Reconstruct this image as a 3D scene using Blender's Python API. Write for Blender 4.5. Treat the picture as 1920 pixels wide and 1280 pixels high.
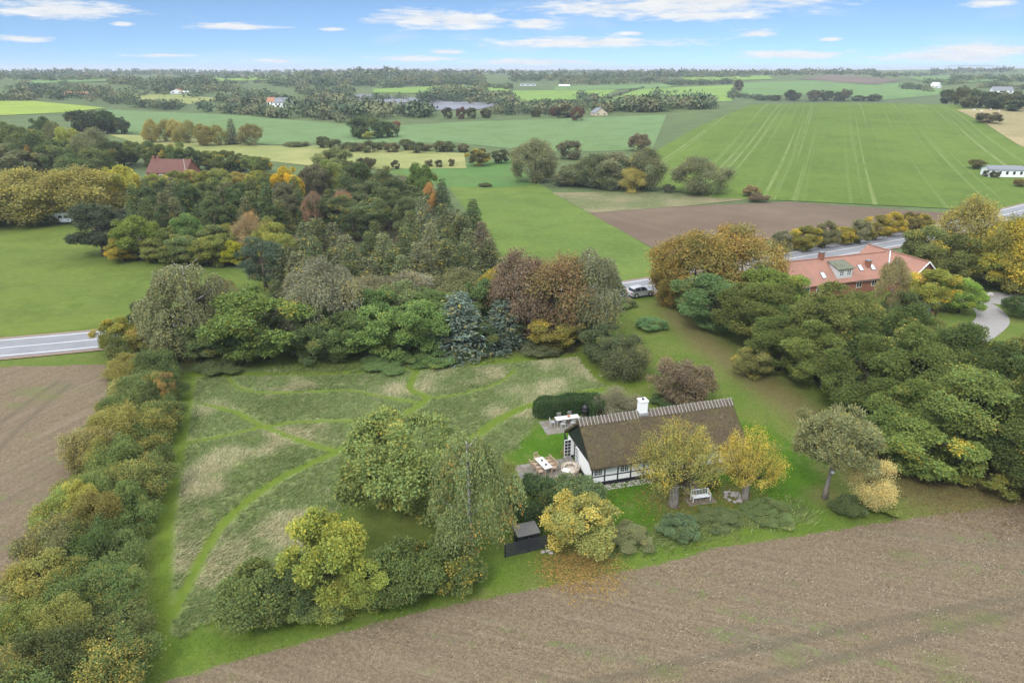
import bpy, bmesh, math, random
import numpy as np
from mathutils import Vector, Matrix
from mathutils.geometry import tessellate_polygon

# ------------------------------------------------------------------ scene, camera, sky, sun, exposure
for o in list(bpy.data.objects):
    bpy.data.objects.remove(o, do_unlink=True)
scene = bpy.context.scene
C = scene.collection
R = math.radians
CAM_H = 35.0
PITCH = R(21.8)
cam_d = bpy.data.cameras.new('camera')
cam_d.sensor_width = 36.0
cam_d.lens = 24.0
cam_d.clip_start = 0.5
cam_d.clip_end = 400000.0
cam = bpy.data.objects.new('camera', cam_d)
cam.location = (0, 0, CAM_H)
cam.rotation_euler = (R(90) - PITCH, 0, 0)
C.objects.link(cam)
scene.camera = cam

scene.render.engine = 'CYCLES'
cy = scene.cycles
cy.max_bounces = 4; cy.diffuse_bounces = 2; cy.glossy_bounces = 2; cy.transmission_bounces = 3; cy.transparent_max_bounces = 6; cy.volume_bounces = 0
cy.caustics_reflective = False; cy.caustics_refractive = False
cy.use_adaptive_sampling = True; cy.adaptive_threshold = 0.012
cy.use_denoising = True; cy.denoiser = 'OPENIMAGEDENOISE'; cy.denoising_input_passes = 'RGB_ALBEDO_NORMAL'; cy.denoising_prefilter = 'NONE'

SUN_EL, SUN_AZ = R(47), R(208)          # azimuth from +Y clockwise: the light comes over the left shoulder
scene.view_settings.view_transform = 'Standard'
scene.view_settings.look = 'None'
scene.view_settings.exposure = 0.66
scene.view_settings.gamma = 1.0
scene.view_settings.use_curve_mapping = False

SKY_GRADE = (1.12, 1.25, 1.33, 1)
CLOUD_LO, CLOUD_HI = (5.7, 6.1, 6.6, 1), (7.1, 7.2, 7.3, 1)
world = bpy.data.worlds.new('World')
scene.world = world
world.use_nodes = True
world.cycles.sampling_method = 'MANUAL'
world.cycles.sample_map_resolution = 512
wt = world.node_tree
wt.nodes.clear()
def wn(t, **k):
    n = wt.nodes.new(t)
    for a, b in k.items(): setattr(n, a, b)
    return n
def wmath(op, a, b=None, clamp=False):
    n = wn('ShaderNodeMath', operation=op, use_clamp=clamp)
    for i, s in enumerate((a, b)):
        if s is None: continue
        if isinstance(s, (int, float)): n.inputs[i].default_value = s
        else: wt.links.new(s, n.inputs[i])
    return n.outputs[0]
sky = wn('ShaderNodeTexSky', sky_type='NISHITA', sun_disc=False, sun_elevation=SUN_EL,
         sun_rotation=SUN_AZ, altitude=20, air_density=1.0, dust_density=0.2, ozone_density=2.0)
tc = wn('ShaderNodeTexCoord')
sep = wn('ShaderNodeSeparateXYZ'); wt.links.new(tc.outputs['Generated'], sep.inputs[0])
lift = wn('ShaderNodeCombineXYZ')       # the washed-out band of the model's horizon lies below the land
wt.links.new(sep.outputs[0], lift.inputs[0]); wt.links.new(sep.outputs[1], lift.inputs[1])
wt.links.new(wmath('ADD', wmath('MULTIPLY', wmath('MAXIMUM', sep.outputs[2], 0), 1.9), 0.13), lift.inputs[2])
nrm = wn('ShaderNodeVectorMath', operation='NORMALIZE'); wt.links.new(lift.outputs[0], nrm.inputs[0])
wt.links.new(nrm.outputs[0], sky.inputs[0])
ae = wn('ShaderNodeCombineXYZ')         # azimuth, elevation
wt.links.new(wmath('ARCTAN2', sep.outputs[0], sep.outputs[1]), ae.inputs[0])
wt.links.new(sep.outputs[2], ae.inputs[1])
def skynoise(sx, sy, det, rough, off):
    mp = wn('ShaderNodeMapping'); mp.inputs['Scale'].default_value = (sx, sy, 1); mp.inputs['Location'].default_value = (0, 0, off)
    wt.links.new(ae.outputs[0], mp.inputs[0])
    n = wn('ShaderNodeTexNoise', noise_dimensions='3D'); n.inputs['Scale'].default_value = 1.0
    n.inputs['Detail'].default_value = det; n.inputs['Roughness'].default_value = rough
    wt.links.new(mp.outputs[0], n.inputs['Vector'])
    return n.outputs[0]
nA = skynoise(24, 150, 6, 0.66, 3.1)
nB = skynoise(7, 34, 2, 0.55, 9.4)
# cloud banks: azimuth, elevation, half width, half height (radians)
CLOUDS = [(-0.540,0.0616,0.088,0.0104),(-0.120,0.0599,0.087,0.0139),(-0.071,0.0590,0.077,0.0115),(0.028,0.0546,0.039,0.0077),
          (0.208,0.0727,0.193,0.0123),(0.236,0.0624,0.107,0.0074),(0.121,0.0317,0.151,0.0091),(0.355,0.0157,0.085,0.0062),
          (0.569,0.0186,0.077,0.0078),(-0.354,0.0482,0.069,0.0042),(-0.577,0.0306,0.036,0.0044),(-0.090,0.0206,0.032,0.0040),
          (-0.136,0.0120,0.071,0.0053),(-0.311,0.0083,0.024,0.0032),(0.314,0.0415,0.031,0.0056),(0.559,0.0673,0.030,0.0043),
          (-0.444,0.0145,0.041,0.0024),(0.156,0.0418,0.021,0.0032),(0.405,0.0329,0.018,0.0024),(-0.478,0.0485,0.014,0.0029),
          (0.254,0.0792,0.163,0.0061),(-0.237,0.0468,0.020,0.0025),(0.534,0.0116,0.096,0.0069),(0.029,0.0074,0.108,0.0054)]
near_cloud = None
for a0, e0, ww, hh in CLOUDS:
    mp = wn('ShaderNodeMapping', vector_type='TEXTURE'); mp.inputs['Location'].default_value = (a0, e0, 0)
    mp.inputs['Scale'].default_value = (ww, hh, 1); wt.links.new(ae.outputs[0], mp.inputs[0])
    ln = wn('ShaderNodeVectorMath', operation='LENGTH'); wt.links.new(mp.outputs[0], ln.inputs[0])
    near_cloud = ln.outputs['Value'] if near_cloud is None else wmath('MINIMUM', near_cloud, ln.outputs['Value'])
ns = wmath('ADD', wmath('MULTIPLY', nA, 2.3), wmath('MULTIPLY', nB, 0.9))           # mean 1.6
cover = wmath('MULTIPLY', wmath('ADD', wmath('SUBTRACT', -0.56, near_cloud), ns), 1.5, clamp=True)
# above the picture the clouds close up: the land lies in flat, shadowless light
high = wmath('MULTIPLY', wmath('SUBTRACT', sep.outputs[2], 0.125), 5.0, clamp=True)
gen = wmath('MULTIPLY', wmath('SUBTRACT', wmath('ADD', ns, wmath('MULTIPLY', high, 0.75)), 1.65), 2.0, clamp=True)
cover = wmath('MAXIMUM', cover, wmath('MULTIPLY', gen, high))
cover = wmath('MAXIMUM', cover, wmath('MULTIPLY', wmath('SUBTRACT', nB, 0.56), 1.6, clamp=True))
cover = wmath('MULTIPLY', cover, wmath('MULTIPLY', wmath('ADD', sep.outputs[2], 0.002), 130.0, clamp=True))
grade = wn('ShaderNodeMix', data_type='RGBA', blend_type='MULTIPLY'); grade.inputs[0].default_value = 1.0
wt.links.new(sky.outputs[0], grade.inputs[6]); grade.inputs[7].default_value = SKY_GRADE
cl = wn('ShaderNodeMix', data_type='RGBA')
wt.links.new(cover, cl.inputs[0]); wt.links.new(grade.outputs[2], cl.inputs[6])
shade = wn('ShaderNodeMix', data_type='RGBA')
wt.links.new(wmath('MULTIPLY', wmath('SUBTRACT', nA, 0.35), 3.0, clamp=True), shade.inputs[0])
shade.inputs[6].default_value = CLOUD_LO; shade.inputs[7].default_value = CLOUD_HI
over = wn('ShaderNodeMix', data_type='RGBA', blend_type='MULTIPLY'); over.inputs[0].default_value = 1.0     # an overcast is brighter overhead than low down
wt.links.new(shade.outputs[2], over.inputs[6])
wt.links.new(wmath('ADD', 1.0, wmath('MULTIPLY', wmath('MULTIPLY', wmath('SUBTRACT', sep.outputs[2], 0.12), 1.6, clamp=True), 1.35)), over.inputs[7])
wt.links.new(over.outputs[2], cl.inputs[7])
bg = wn('ShaderNodeBackground'); bg.inputs[1].default_value = 0.085
wt.links.new(cl.outputs[2], bg.inputs[0])
wo = wn('ShaderNodeOutputWorld'); wt.links.new(bg.outputs[0], wo.inputs[0])

sun_d = bpy.data.lights.new('sun', 'SUN')
sun_d.energy = 1.5
sun_d.angle = R(16)
sun_d.color = (1.0, 0.96, 0.90)
sun = bpy.data.objects.new('sun', sun_d)
sun.rotation_euler = (R(90) - SUN_EL, 0, -SUN_AZ + math.pi)
C.objects.link(sun)

# ------------------------------------------------------------------ terrain and surveying
def sstep(a, b, x):
    t = np.clip((x - a) / (b - a), 0, 1)
    return t * t * (3 - 2 * t)
def H(x, y):
    """height of the land in metres"""
    x = np.asarray(x, float); y = np.asarray(y, float)
    d = np.hypot(x, y)
    h = 22.0 * (1 - np.exp(-(np.clip(d - 190, 0, None) / 900.0) ** 1.5))
    h = h + 3.2 * np.sin(x / 310 + 1.0) * np.sin(y / 230 + .6) * sstep(500, 1300, d)
    h = h + 3.0 * np.sin(x / 140 + y / 520) * sstep(1200, 2200, d)
    h = h + 7.8 * np.exp(-((x - 225) / 190) ** 2 - ((y - 470) / 140) ** 2)
    h = h - 10.0 * np.exp(-((x - 330) / 260) ** 2 - ((y - 740) / 120) ** 2)
    h = h + 15.0 * np.exp(-((x - 1750) / 330) ** 2 - ((y - 2250) / 320) ** 2)
    h = h + 9.0 * np.exp(-((x - 900) / 260) ** 2 - ((y - 2100) / 260) ** 2)
    return h - 95.0 * sstep(3000, 4300, d)
_T = np.geomspace(22, 9000, 4000)
def ray(px, py):
    u = (px - 960.0) / 1280.0; v = (py - 640.0) / 1280.0
    return np.array((u, math.cos(PITCH) - v * math.sin(PITCH), -(math.sin(PITCH) + v * math.cos(PITCH))))
def P(px, py):
    """where the sight line through a point of the 1920 x 1280 survey photo meets the land -> x, y"""
    r = ray(px, py)
    X, Y, Z = r[0] * _T, r[1] * _T, CAM_H + r[2] * _T
    k = np.nonzero(Z < H(X, Y))[0]
    if len(k) == 0: return float(X[-1]), float(Y[-1])
    k = k[0]
    if k == 0: return float(X[0]), float(Y[0])
    a = Z[k-1] - H(X[k-1], Y[k-1]); b = Z[k] - H(X[k], Y[k])
    t = _T[k-1] + (_T[k] - _T[k-1]) * a / (a - b)
    return float(r[0] * t), float(r[1] * t)
def G(x, y): return float(H(x, y))
def height_to(x, y, py):
    """height above the ground at x, y that reaches picture row py"""
    r = ray(960, py)
    return CAM_H + r[2] * (y / r[1]) - G(x, y)
def depth_scale(x, y, z=0.0):
    return 1280.0 / (y * math.cos(PITCH) + (CAM_H - z) * math.sin(PITCH))   # survey pixels per metre

# ------------------------------------------------------------------ helpers
def tag(o, label=None, cat=None, group=None, kind=None):
    if label: o['label'] = label
    if cat: o['category'] = cat
    if group: o['group'] = group
    if kind: o['kind'] = kind
    return o
def link(o, parent=None):
    C.objects.link(o)
    if parent is not None: o.parent = parent
    return o
def empty(name, loc=(0, 0, 0), rz=0.0):
    o = bpy.data.objects.new(name, None)
    o.empty_display_size = 0.3
    o.location = loc; o.rotation_euler = (0, 0, rz)
    return link(o)
def mesh_np(name, V, F, mat=None, attrs=None, smooth=False):
    V = np.asarray(V, np.float32); F = np.asarray(F, np.int32)
    me = bpy.data.meshes.new(name)
    nf, k = F.shape
    me.vertices.add(len(V)); me.vertices.foreach_set('co', V.ravel())
    me.loops.add(nf * k); me.loops.foreach_set('vertex_index', F.ravel())
    me.polygons.add(nf); me.polygons.foreach_set('loop_start', np.arange(0, nf * k, k, dtype=np.int32))
    me.polygons.foreach_set('loop_total', np.full(nf, k, np.int32))
    if smooth: me.polygons.foreach_set('use_smooth', np.ones(nf, bool))
    for an, (dom, arr) in (attrs or {}).items():
        at = me.attributes.new(an, 'FLOAT_COLOR', dom)
        at.data.foreach_set('color', np.asarray(arr, np.float32).ravel())
    me.update(calc_edges=True)
    if mat: me.materials.append(mat)
    return me
class MB:
    """collects boxes, prisms and tubes; build() links them as one mesh"""
    def __init__(s): s.v = []; s.f = []
    def add(s, vs, fs):
        n = len(s.v); s.v += [tuple(p) for p in vs]; s.f += [tuple(i + n for i in f) for f in fs]; return s
    def box(s, x0, x1, y0, y1, z0, z1, M=None):
        vs = [(x0,y0,z0),(x1,y0,z0),(x1,y1,z0),(x0,y1,z0),(x0,y0,z1),(x1,y0,z1),(x1,y1,z1),(x0,y1,z1)]
        if M is not None: vs = [M @ Vector(p) for p in vs]
        return s.add(vs, [(0,3,2,1),(4,5,6,7),(0,1,5,4),(1,2,6,5),(2,3,7,6),(3,0,4,7)])
    def bar(s, a, b, w, t=None, up=(0,0,1)):
        a = Vector(a); b = Vector(b); d = (b - a).normalized(); t = w if t is None else t
        u = Vector(up)
        if abs(d.dot(u)) > .95: u = Vector((1,0,0))
        sx = d.cross(u).normalized() * w / 2; sy = sx.cross(d).normalized() * t / 2
        vs = [a-sx-sy, a+sx-sy, a+sx+sy, a-sx+sy, b-sx-sy, b+sx-sy, b+sx+sy, b-sx+sy]
        return s.add(vs, [(0,3,2,1),(4,5,6,7),(0,1,5,4),(1,2,6,5),(2,3,7,6),(3,0,4,7)])
    def prism(s, pts, d):
        """polygon pts extruded by vector d"""
        n = len(pts); d = Vector(d); a = [Vector(p) for p in pts]; vs = a + [p + d for p in a]
        fs = [tuple(range(n - 1, -1, -1)), tuple(range(n, 2 * n))]
        fs += [(i, (i + 1) % n, n + (i + 1) % n, n + i) for i in range(n)]
        return s.add(vs, fs)
    def tube(s, pts, rad, n=8, cap=True):
        pts = [Vector(p) for p in pts]; base = len(s.v); rings = []
        for i, p in enumerate(pts):
            d = (pts[min(i+1, len(pts)-1)] - pts[max(i-1, 0)]).normalized()
            u = Vector((1,0,0)) if abs(d.x) < .8 else Vector((0,1,0))
            a = d.cross(u).normalized(); b = d.cross(a)
            r = rad[i] if hasattr(rad, '__len__') else rad
            for k in range(n):
                t = 2 * math.pi * k / n
                s.v.append(tuple(p + a * r * math.cos(t) + b * r * math.sin(t)))
        for i in range(len(pts) - 1):
            for k in range(n):
                q = base + i * n
                s.f.append((q + k, q + (k + 1) % n, q + n + (k + 1) % n, q + n + k))
        if cap:
            s.f.append(tuple(base + k for k in range(n - 1, -1, -1)))
            s.f.append(tuple(base + (len(pts) - 1) * n + k for k in range(n)))
        return s
    def lathe(s, prof, c=(0,0,0), n=16):
        base = len(s.v)
        for r, z in prof:
            for k in range(n):
                t = 2 * math.pi * k / n
                s.v.append((c[0] + r * math.cos(t), c[1] + r * math.sin(t), c[2] + z))
        for i in range(len(prof) - 1):
            for k in range(n):
                q = base + i * n
                s.f.append((q + k, q + (k + 1) % n, q + n + (k + 1) % n, q + n + k))
        s.f.append(tuple(base + k for k in range(n - 1, -1, -1)))
        s.f.append(tuple(base + (len(prof) - 1) * n + k for k in range(n)))
        return s
    def mesh(s, name, mat, smooth=False, bevel=0):
        me = bpy.data.meshes.new(name)
        me.from_pydata(s.v, [], s.f); me.materials.append(mat)
        bm = bmesh.new(); bm.from_mesh(me)
        bmesh.ops.recalc_face_normals(bm, faces=bm.faces)
        if bevel: bmesh.ops.bevel(bm, geom=list(bm.edges), offset=bevel, segments=2, affect='EDGES', profile=.6)
        bm.to_mesh(me); bm.free()
        if smooth:
            for p in me.polygons: p.use_smooth = True
        return me
    def build(s, name, mat, parent=None, smooth=False, bevel=0):
        return link(bpy.data.objects.new(name, s.mesh(name, mat, smooth, bevel)), parent)

# ------------------------------------------------------------------ materials
class Mat:
    """a node material with a short way to write its nodes"""
    def __init__(s, name):
        s.m = bpy.data.materials.new(name); s.m.use_nodes = True
        s.t = s.m.node_tree; s.t.nodes.clear()
        s.out = s.n('ShaderNodeOutputMaterial')
    def n(s, t, **k):
        x = s.t.nodes.new(t)
        for a, b in k.items(): setattr(x, a, b)
        return x
    def put(s, sock, v):
        if hasattr(v, 'is_output'): s.t.links.new(v, sock)
        else: sock.default_value = v
    def math(s, op, a, b=0.0, clamp=False):
        x = s.n('ShaderNodeMath', operation=op, use_clamp=clamp)
        s.put(x.inputs[0], a); s.put(x.inputs[1], b); return x.outputs[0]
    def mix(s, f, a, b, mode='MIX'):
        x = s.n('ShaderNodeMix', data_type='RGBA', blend_type=mode)
        s.put(x.inputs[0], f); s.put(x.inputs[6], a if not isinstance(a, tuple) else (*a[:3], 1))
        s.put(x.inputs[7], b if not isinstance(b, tuple) else (*b[:3], 1)); return x.outputs[2]
    def pos(s, sc=(1,1,1), rot=0.0, obj=False):
        src = s.n('ShaderNodeTexCoord').outputs['Object'] if obj else s.n('ShaderNodeNewGeometry').outputs['Position']
        if rot:                                   # turn first, then stretch
            ro = s.n('ShaderNodeMapping'); ro.inputs['Rotation'].default_value = (0, 0, rot)
            s.t.links.new(src, ro.inputs[0]); src = ro.outputs[0]
        mp = s.n('ShaderNodeMapping'); mp.inputs['Scale'].default_value = sc
        s.t.links.new(src, mp.inputs[0]); return mp.outputs[0]
    def noise(s, vec, scale, det=3.0, rough=.55, dist=0.0):
        x = s.n('ShaderNodeTexNoise'); s.t.links.new(vec, x.inputs['Vector'])
        x.inputs['Scale'].default_value = scale; x.inputs['Detail'].default_value = det
        x.inputs['Roughness'].default_value = rough; x.inputs['Distortion'].default_value = dist
        return x.outputs[0]
    def ramp(s, f, lo, hi):
        x = s.n('ShaderNodeMapRange', interpolation_type='SMOOTHSTEP')
        s.put(x.inputs[0], f); x.inputs[1].default_value = lo; x.inputs[2].default_value = hi; return x.outputs[0]
    def attr(s, name, obj=False):
        x = s.n('ShaderNodeAttribute', attribute_name=name)
        if obj: x.attribute_type = 'OBJECT'
        return x
    def bump(s, h, strength=.5, dist=.05):
        x = s.n('ShaderNodeBump'); s.put(x.inputs['Height'], h)
        x.inputs['Strength'].default_value = strength; x.inputs['Distance'].default_value = dist
        return x.outputs[0]
    def done(s, col, rough=.9, normal=None, spec=.2, **k):
        b = s.n('ShaderNodeBsdfPrincipled')
        s.put(b.inputs['Base Color'], col if not isinstance(col, tuple) else (*col[:3], 1))
        s.put(b.inputs['Roughness'], rough); b.inputs['Specular IOR Level'].default_value = spec
        for a, v in k.items(): s.put(b.inputs[a.replace('_', ' ')], v)
        if normal is not None: s.t.links.new(normal, b.inputs['Normal'])
        s.t.links.new(b.outputs[0], s.out.inputs[0]); return s.m
def plain(name, col, rough=.6, spec=.3, vary=.25, scale=3.0, bump=0.0, **k):
    """a painted, stone or timber surface with a little unevenness"""
    m = Mat(name); p = m.pos()
    n = m.noise(p, scale, 5); f = m.noise(p, scale * 9, 2)
    c = m.mix(m.math('MULTIPLY', n, vary * 2.0, True), tuple(min(1, x * (1 + vary * .5)) for x in col), tuple(x * (1 - vary * .7) for x in col))
    c = m.mix(m.math('MULTIPLY', f, vary, True), c, tuple(x * .7 for x in col))
    return m.done(c, rough, m.bump(f, bump, .02) if bump else None, spec, **k)
# ------------------------------------------------------------------ ground materials
def field_mat(name, a, b, big=.02, fine=1.2, stripe=None, bump=.3, rough=.95):
    """grass or crop: two tones in broad patches, fine grain, optional drill or mowing lines (direction, spacing m, colour, amount)"""
    m = Mat(name); p = m.pos()
    n1 = m.noise(p, big, 3, .6); n2 = m.noise(p, fine, 2, .65); n3 = m.noise(p, fine * .13, 3, .6)
    c = m.mix(m.ramp(n1, .36, .64), a, b)
    c = m.mix(m.math('MULTIPLY', m.ramp(n3, .42, .66), .45), c, tuple(x * .72 for x in b))
    c = m.mix(m.math('MULTIPLY', m.ramp(n2, .45, .75), .4), c, tuple(min(1, x * 1.35) for x in a))
    if stripe:
        ang, sp, col, amt = stripe
        q = m.pos((1, .004, 0), ang)
        s1 = m.noise(q, 1 / sp, 2, .5); s2 = m.noise(q, .17 / sp, 1, .5)
        f = m.math('MULTIPLY', m.ramp(s1, .52, .64), m.ramp(s2, .42, .56))
        f = m.math('MULTIPLY', m.math('MULTIPLY', f, amt), m.ramp(n3, .2, .6))
        c = m.mix(f, c, col)
        c = m.mix(m.math('MULTIPLY', m.ramp(s2, .40, .60), .22), c, tuple(x * .7 for x in a))
    return m.done(c, rough, None, .1)

def drape(name, poly, mat, off, step=12.0, world=False, order=0):
    pts = poly if world else [P(*q) for q in poly]
    bm = bmesh.new()
    vs = [bm.verts.new((x, y, 0)) for x, y in pts]
    bm.verts.ensure_lookup_table()
    for t in tessellate_polygon([[Vector((x, y, 0)) for x, y in pts]]):
        try: bm.faces.new([vs[i] for i in t])
        except ValueError: pass
    xs = [q[0] for q in pts]; ys = [q[1] for q in pts]
    for ax, lo, hi in ((0, min(xs), max(xs)), (1, min(ys), max(ys))):
        k = math.ceil(lo / step)
        while k * step < hi:
            co = [0, 0, 0]; no = [0, 0, 0]; co[ax] = k * step; no[ax] = 1
            bmesh.ops.bisect_plane(bm, geom=bm.verts[:] + bm.edges[:] + bm.faces[:], plane_co=co, plane_no=no, dist=1e-4)
            k += 1
    for v in bm.verts: v.co.z = G(v.co.x, v.co.y) + off
    bmesh.ops.recalc_face_normals(bm, faces=bm.faces)
    for f in bm.faces:
        if f.normal.z < 0: f.normal_flip()
        f.smooth = True
    me = bpy.data.meshes.new(name); bm.to_mesh(me); bm.free(); me.materials.append(mat)
    o = link(bpy.data.objects.new(name, me)); tag(o, kind='structure'); return o

M = {}
M['land'] = field_mat('rough_grassland', (.105,.140,.055), (.085,.118,.050), .004, .5)
M['pasture'] = field_mat('pasture_grass', (.118,.156,.030), (.092,.132,.026), .03, .8)
M['mid_grass'] = field_mat('fresh_grass', (.122,.172,.036), (.094,.146,.032), .02, .8)
M['dark_grass'] = field_mat('darker_grass', (.080,.170,.045), (.095,.160,.045), .02, .8)
M['crop'] = field_mat('blue_green_crop', (.128,.202,.085), (.118,.182,.068), .009, .6)
M['light_crop'] = field_mat('light_green_crop', (.175,.270,.060), (.150,.240,.055), .006, .4)
M['yellow_crop'] = field_mat('yellow_green_crop', (.235,.300,.050), (.200,.270,.050), .006, .4)
M['pale_crop'] = field_mat('pale_green_crop', (.130,.215,.070), (.115,.190,.070), .006, .4)
M['dry'] = field_mat('dry_pasture', (.270,.265,.105), (.195,.225,.075), .02, .7)
M['tan'] = field_mat('tan_pasture', (.300,.250,.130), (.240,.210,.105), .012, .6)
M['rough'] = field_mat('dead_reed_grass', (.210,.185,.105), (.110,.135,.055), .06, .9, bump=.6)
M['plough'] = field_mat('ploughed_soil', (.128,.092,.066), (.165,.124,.090), .03, 1.2, (R(-32), 5.0, (.22,.17,.125), .2), bump=.6)
M['far_soil'] = field_mat('far_ploughed_soil', (.150,.115,.095), (.130,.105,.085), .01, .5)
M['sheeted'] = field_mat('sheeted_field', (.205,.215,.250), (.150,.150,.165), .01, .5, (R(20), 8.0, (.30,.31,.35), .6))
M['striped'] = field_mat('mown_striped_grass', (.108,.162,.028), (.090,.140,.025), .012, .5, (R(23.5), 2.0, (.205,.250,.095), .75))

# ------------------------------------------------------------------ the land: one sheet out to the coast
rr = np.concatenate(([0.0], np.geomspace(12, 5200, 190)))
aa = np.radians(np.linspace(-115, 115, 240))
RR, AA = np.meshgrid(rr, aa, indexing='ij')
X = RR * np.sin(AA); Y = RR * np.cos(AA)
V = np.stack([X, Y, H(X, Y)], -1).reshape(-1, 3)
na = len(aa)
i, j = np.meshgrid(np.arange(len(rr) - 1), np.arange(na - 1), indexing='ij')
q = (i * na + j).ravel()
F = np.stack([q, q + 1, q + na + 1, q + na], -1)[:, ::-1]
V = np.vstack([V, [[-900, -900, 0], [900, -900, 0]]])
tag(link(bpy.data.objects.new('ground', mesh_np('ground', V[:-2], F, M['land'], smooth=True))), kind='structure')
m = Mat('sea_water')
M['sea'] = m.done((.10,.155,.21), .25, m.bump(m.noise(m.pos(), .01, 3), .15, 1.0), .5)
me = mesh_np('sea', [(-150000,2500,-62),(150000,2500,-62),(150000,300000,-62),(-150000,300000,-62)], [(0,1,2,3)], M['sea'])
tag(link(bpy.data.objects.new('sea', me)), kind='structure')
m = Mat('far_shore'); M['shore'] = m.done((.06,.085,.10), .9)
def far_coast(x0, x1, y, h, seed):
    rg = np.random.default_rng(seed); n = 60
    xs = np.linspace(x0, x1, n); t = np.linspace(0, 1, n)
    hs = h * np.clip(np.minimum(t * 6, 1), 0, 1) * np.clip((1 - t) * 6, 0, 1) * (.75 + .25 * np.sin(xs / 900 + seed) + .12 * rg.random(n))
    V = [(x, y, -62) for x in xs] + [(x, y + 600, -62 + k) for x, k in zip(xs, hs)] + [(x, y + 2400, -62) for x in xs]
    F = [(k, k + 1, n + k + 1, n + k) for k in range(n - 1)] + [(n + k, n + k + 1, 2 * n + k + 1, 2 * n + k) for k in range(n - 1)]
    tag(link(bpy.data.objects.new('far_coast', mesh_np('far_coast', V, F, M['shore']))), kind='structure')
far_coast(11000, 34000, 26000, 190, 2)
far_coast(-9500, 2500, 26000, 95, 5)

# ------------------------------------------------------------------ fields beyond the road, each laid on the land
M['floor'] = field_mat('leaf_strewn_floor', (.085,.070,.040), (.055,.065,.028), .08, 1.0)
drape('forest_floor', [(165,420),(240,335),(500,330),(620,330),(760,330),(812,352),(868,430),(900,500),(900,556),(700,582),(545,575),(520,520),(470,498),(300,492),(200,480)], M['floor'], .09)
drape('pasture', [(-120,415),(170,412),(250,478),(350,498),(480,508),(480,575),(200,612),(-120,645)], M['pasture'], .05)
drape('grass_field', [(720,322),(960,312),(1010,345),(1100,395),(1240,476),(1232,530),(1120,538),(930,545),(900,430),(840,350)], M['mid_grass'], .05)
drape('ploughed_field', [(1105,400),(1300,386),(1480,379),(1765,399),(1790,412),(1700,430),(1450,448),(1250,480)], M['plough'], .08)
drape('reed_strip', [(1035,362),(1200,360),(1420,372),(1310,385),(1105,400)], M['rough'], .11)
drape('meadow_strip', [(730,318),(960,300),(1010,346),(930,352),(838,350)], M['dark_grass'], .08)
drape('striped_field', [(1225,352),(1216,290),(1300,243),(1418,196.5)] + [(1500,194.6),(1600,194.2),(1700,195),(1788,197),(1850,235),(1985,292),(1985,400),(1760,391),(1480,377),(1340,372)], M['striped'], .14, 10)
drape('blue_green_field', [(200,206),(440,216),(700,238),(880,228),(1250,215),(1222,282),(1010,285),(860,268),(600,268),(500,272),(430,262),(215,248)], M['crop'], .10)
drape('yellow_green_field', [(-60,190),(60,190),(200,203),(120,212),(-60,220)], M['yellow_crop'], .3)
drape('dry_field', [(200,252),(330,258),(500,274),(620,274),(870,288),(875,316),(640,318),(480,300),(260,270)], M['dry'], .14)
drape('paddock', [(205,178),(330,178),(420,186),(360,196),(250,190)], M['dry'], .35)
drape('light_field', [(962,171),(1160,168),(1100,192),(968,193)], M['light_crop'], .4)
drape('hedged_field', [(1112,193),(1200,167),(1375,160),(1372,190)], M['light_crop'], .35)
drape('valley_field', [(1390,156),(1560,150),(1700,158),(1790,176),(1660,188),(1560,178),(1390,180)], M['pale_crop'], .35, 20)
drape('far_ploughed_field', [(1500,149),(1560,141),(1690,151),(1640,160),(1560,154)], M['far_soil'], .8, 30)
drape('sheeted_field', [(620,184),(680,177),(770,184),(945,196),(900,206),(800,208),(640,196)], M['sheeted'], .5, 20)
drape('tan_pasture', [(1792,207),(1990,202),(1990,290),(1915,276),(1850,234)], M['tan'], .25)
drape('pale_field', [(700,168),(850,161),(960,163),(955,171),(840,176),(700,175)], M['light_crop'], .6, 30)
drape('strip_field', [(1040,163),(1280,158),(1250,166),(1040,171)], M['pale_crop'], .7, 30)
drape('green_field', [(60,150),(200,146),(260,152),(60,158)], M['pale_crop'], .9, 40)
drape('light_green_field', [(390,146),(520,144),(530,151),(390,154)], M['light_crop'], .9, 40)  # far field of the light green crop
drape('horizon_field', [(1280,146),(1440,143),(1450,150),(1280,154)], M['light_crop'], .9, 40)
drape('upland_field', [(1700,147),(1890,140),(1905,150),(1760,160)], M['pale_crop'], .9, 40)

# ------------------------------------------------------------------ road with edge lines, centre line and a brown shoulder
road_px = [(-140,668),(0,655),(185,638),(500,605),(810,573),(1180,543),(1480,487),(1600,466),(1690,450),(1800,425),(1905,399),(1990,377)]
rp = np.array([P(*q) for q in road_px])
def smooth_line(p, n=12):
    """Catmull-Rom through the points"""
    p = np.vstack([2 * p[0] - p[1], p, 2 * p[-1] - p[-2]]); out = []
    for k in range(1, len(p) - 2):
        for t in np.linspace(0, 1, n, endpoint=False):
            a, b, c, d = p[k-1:k+3]
            out.append(.5 * (2*b + (c-a)*t + (2*a-5*b+4*c-d)*t*t + (3*b-a-3*c+d)*t**3))
    out.append(p[-2]); return np.array(out)
RL = smooth_line(rp)
def ribbon(line, o0, o1, z, close=None):
    d = np.gradient(line, axis=0); d /= np.linalg.norm(d, axis=1)[:, None]
    nrm = np.stack([-d[:, 1], d[:, 0]], -1)
    A = line + nrm * o0; B = line + nrm * o1
    V = np.vstack([np.c_[A, H(A[:, 0], A[:, 1]) + z], np.c_[B, H(B[:, 0], B[:, 1]) + z]])
    n = len(line); k = np.arange(n - 1)
    return V, np.stack([k, k + 1, n + k + 1, n + k], -1)
m = Mat('asphalt'); p = m.pos()
c = m.mix(m.ramp(m.noise(p, .35, 5), .3, .7), (.250,.258,.278), (.205,.212,.230))
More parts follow.
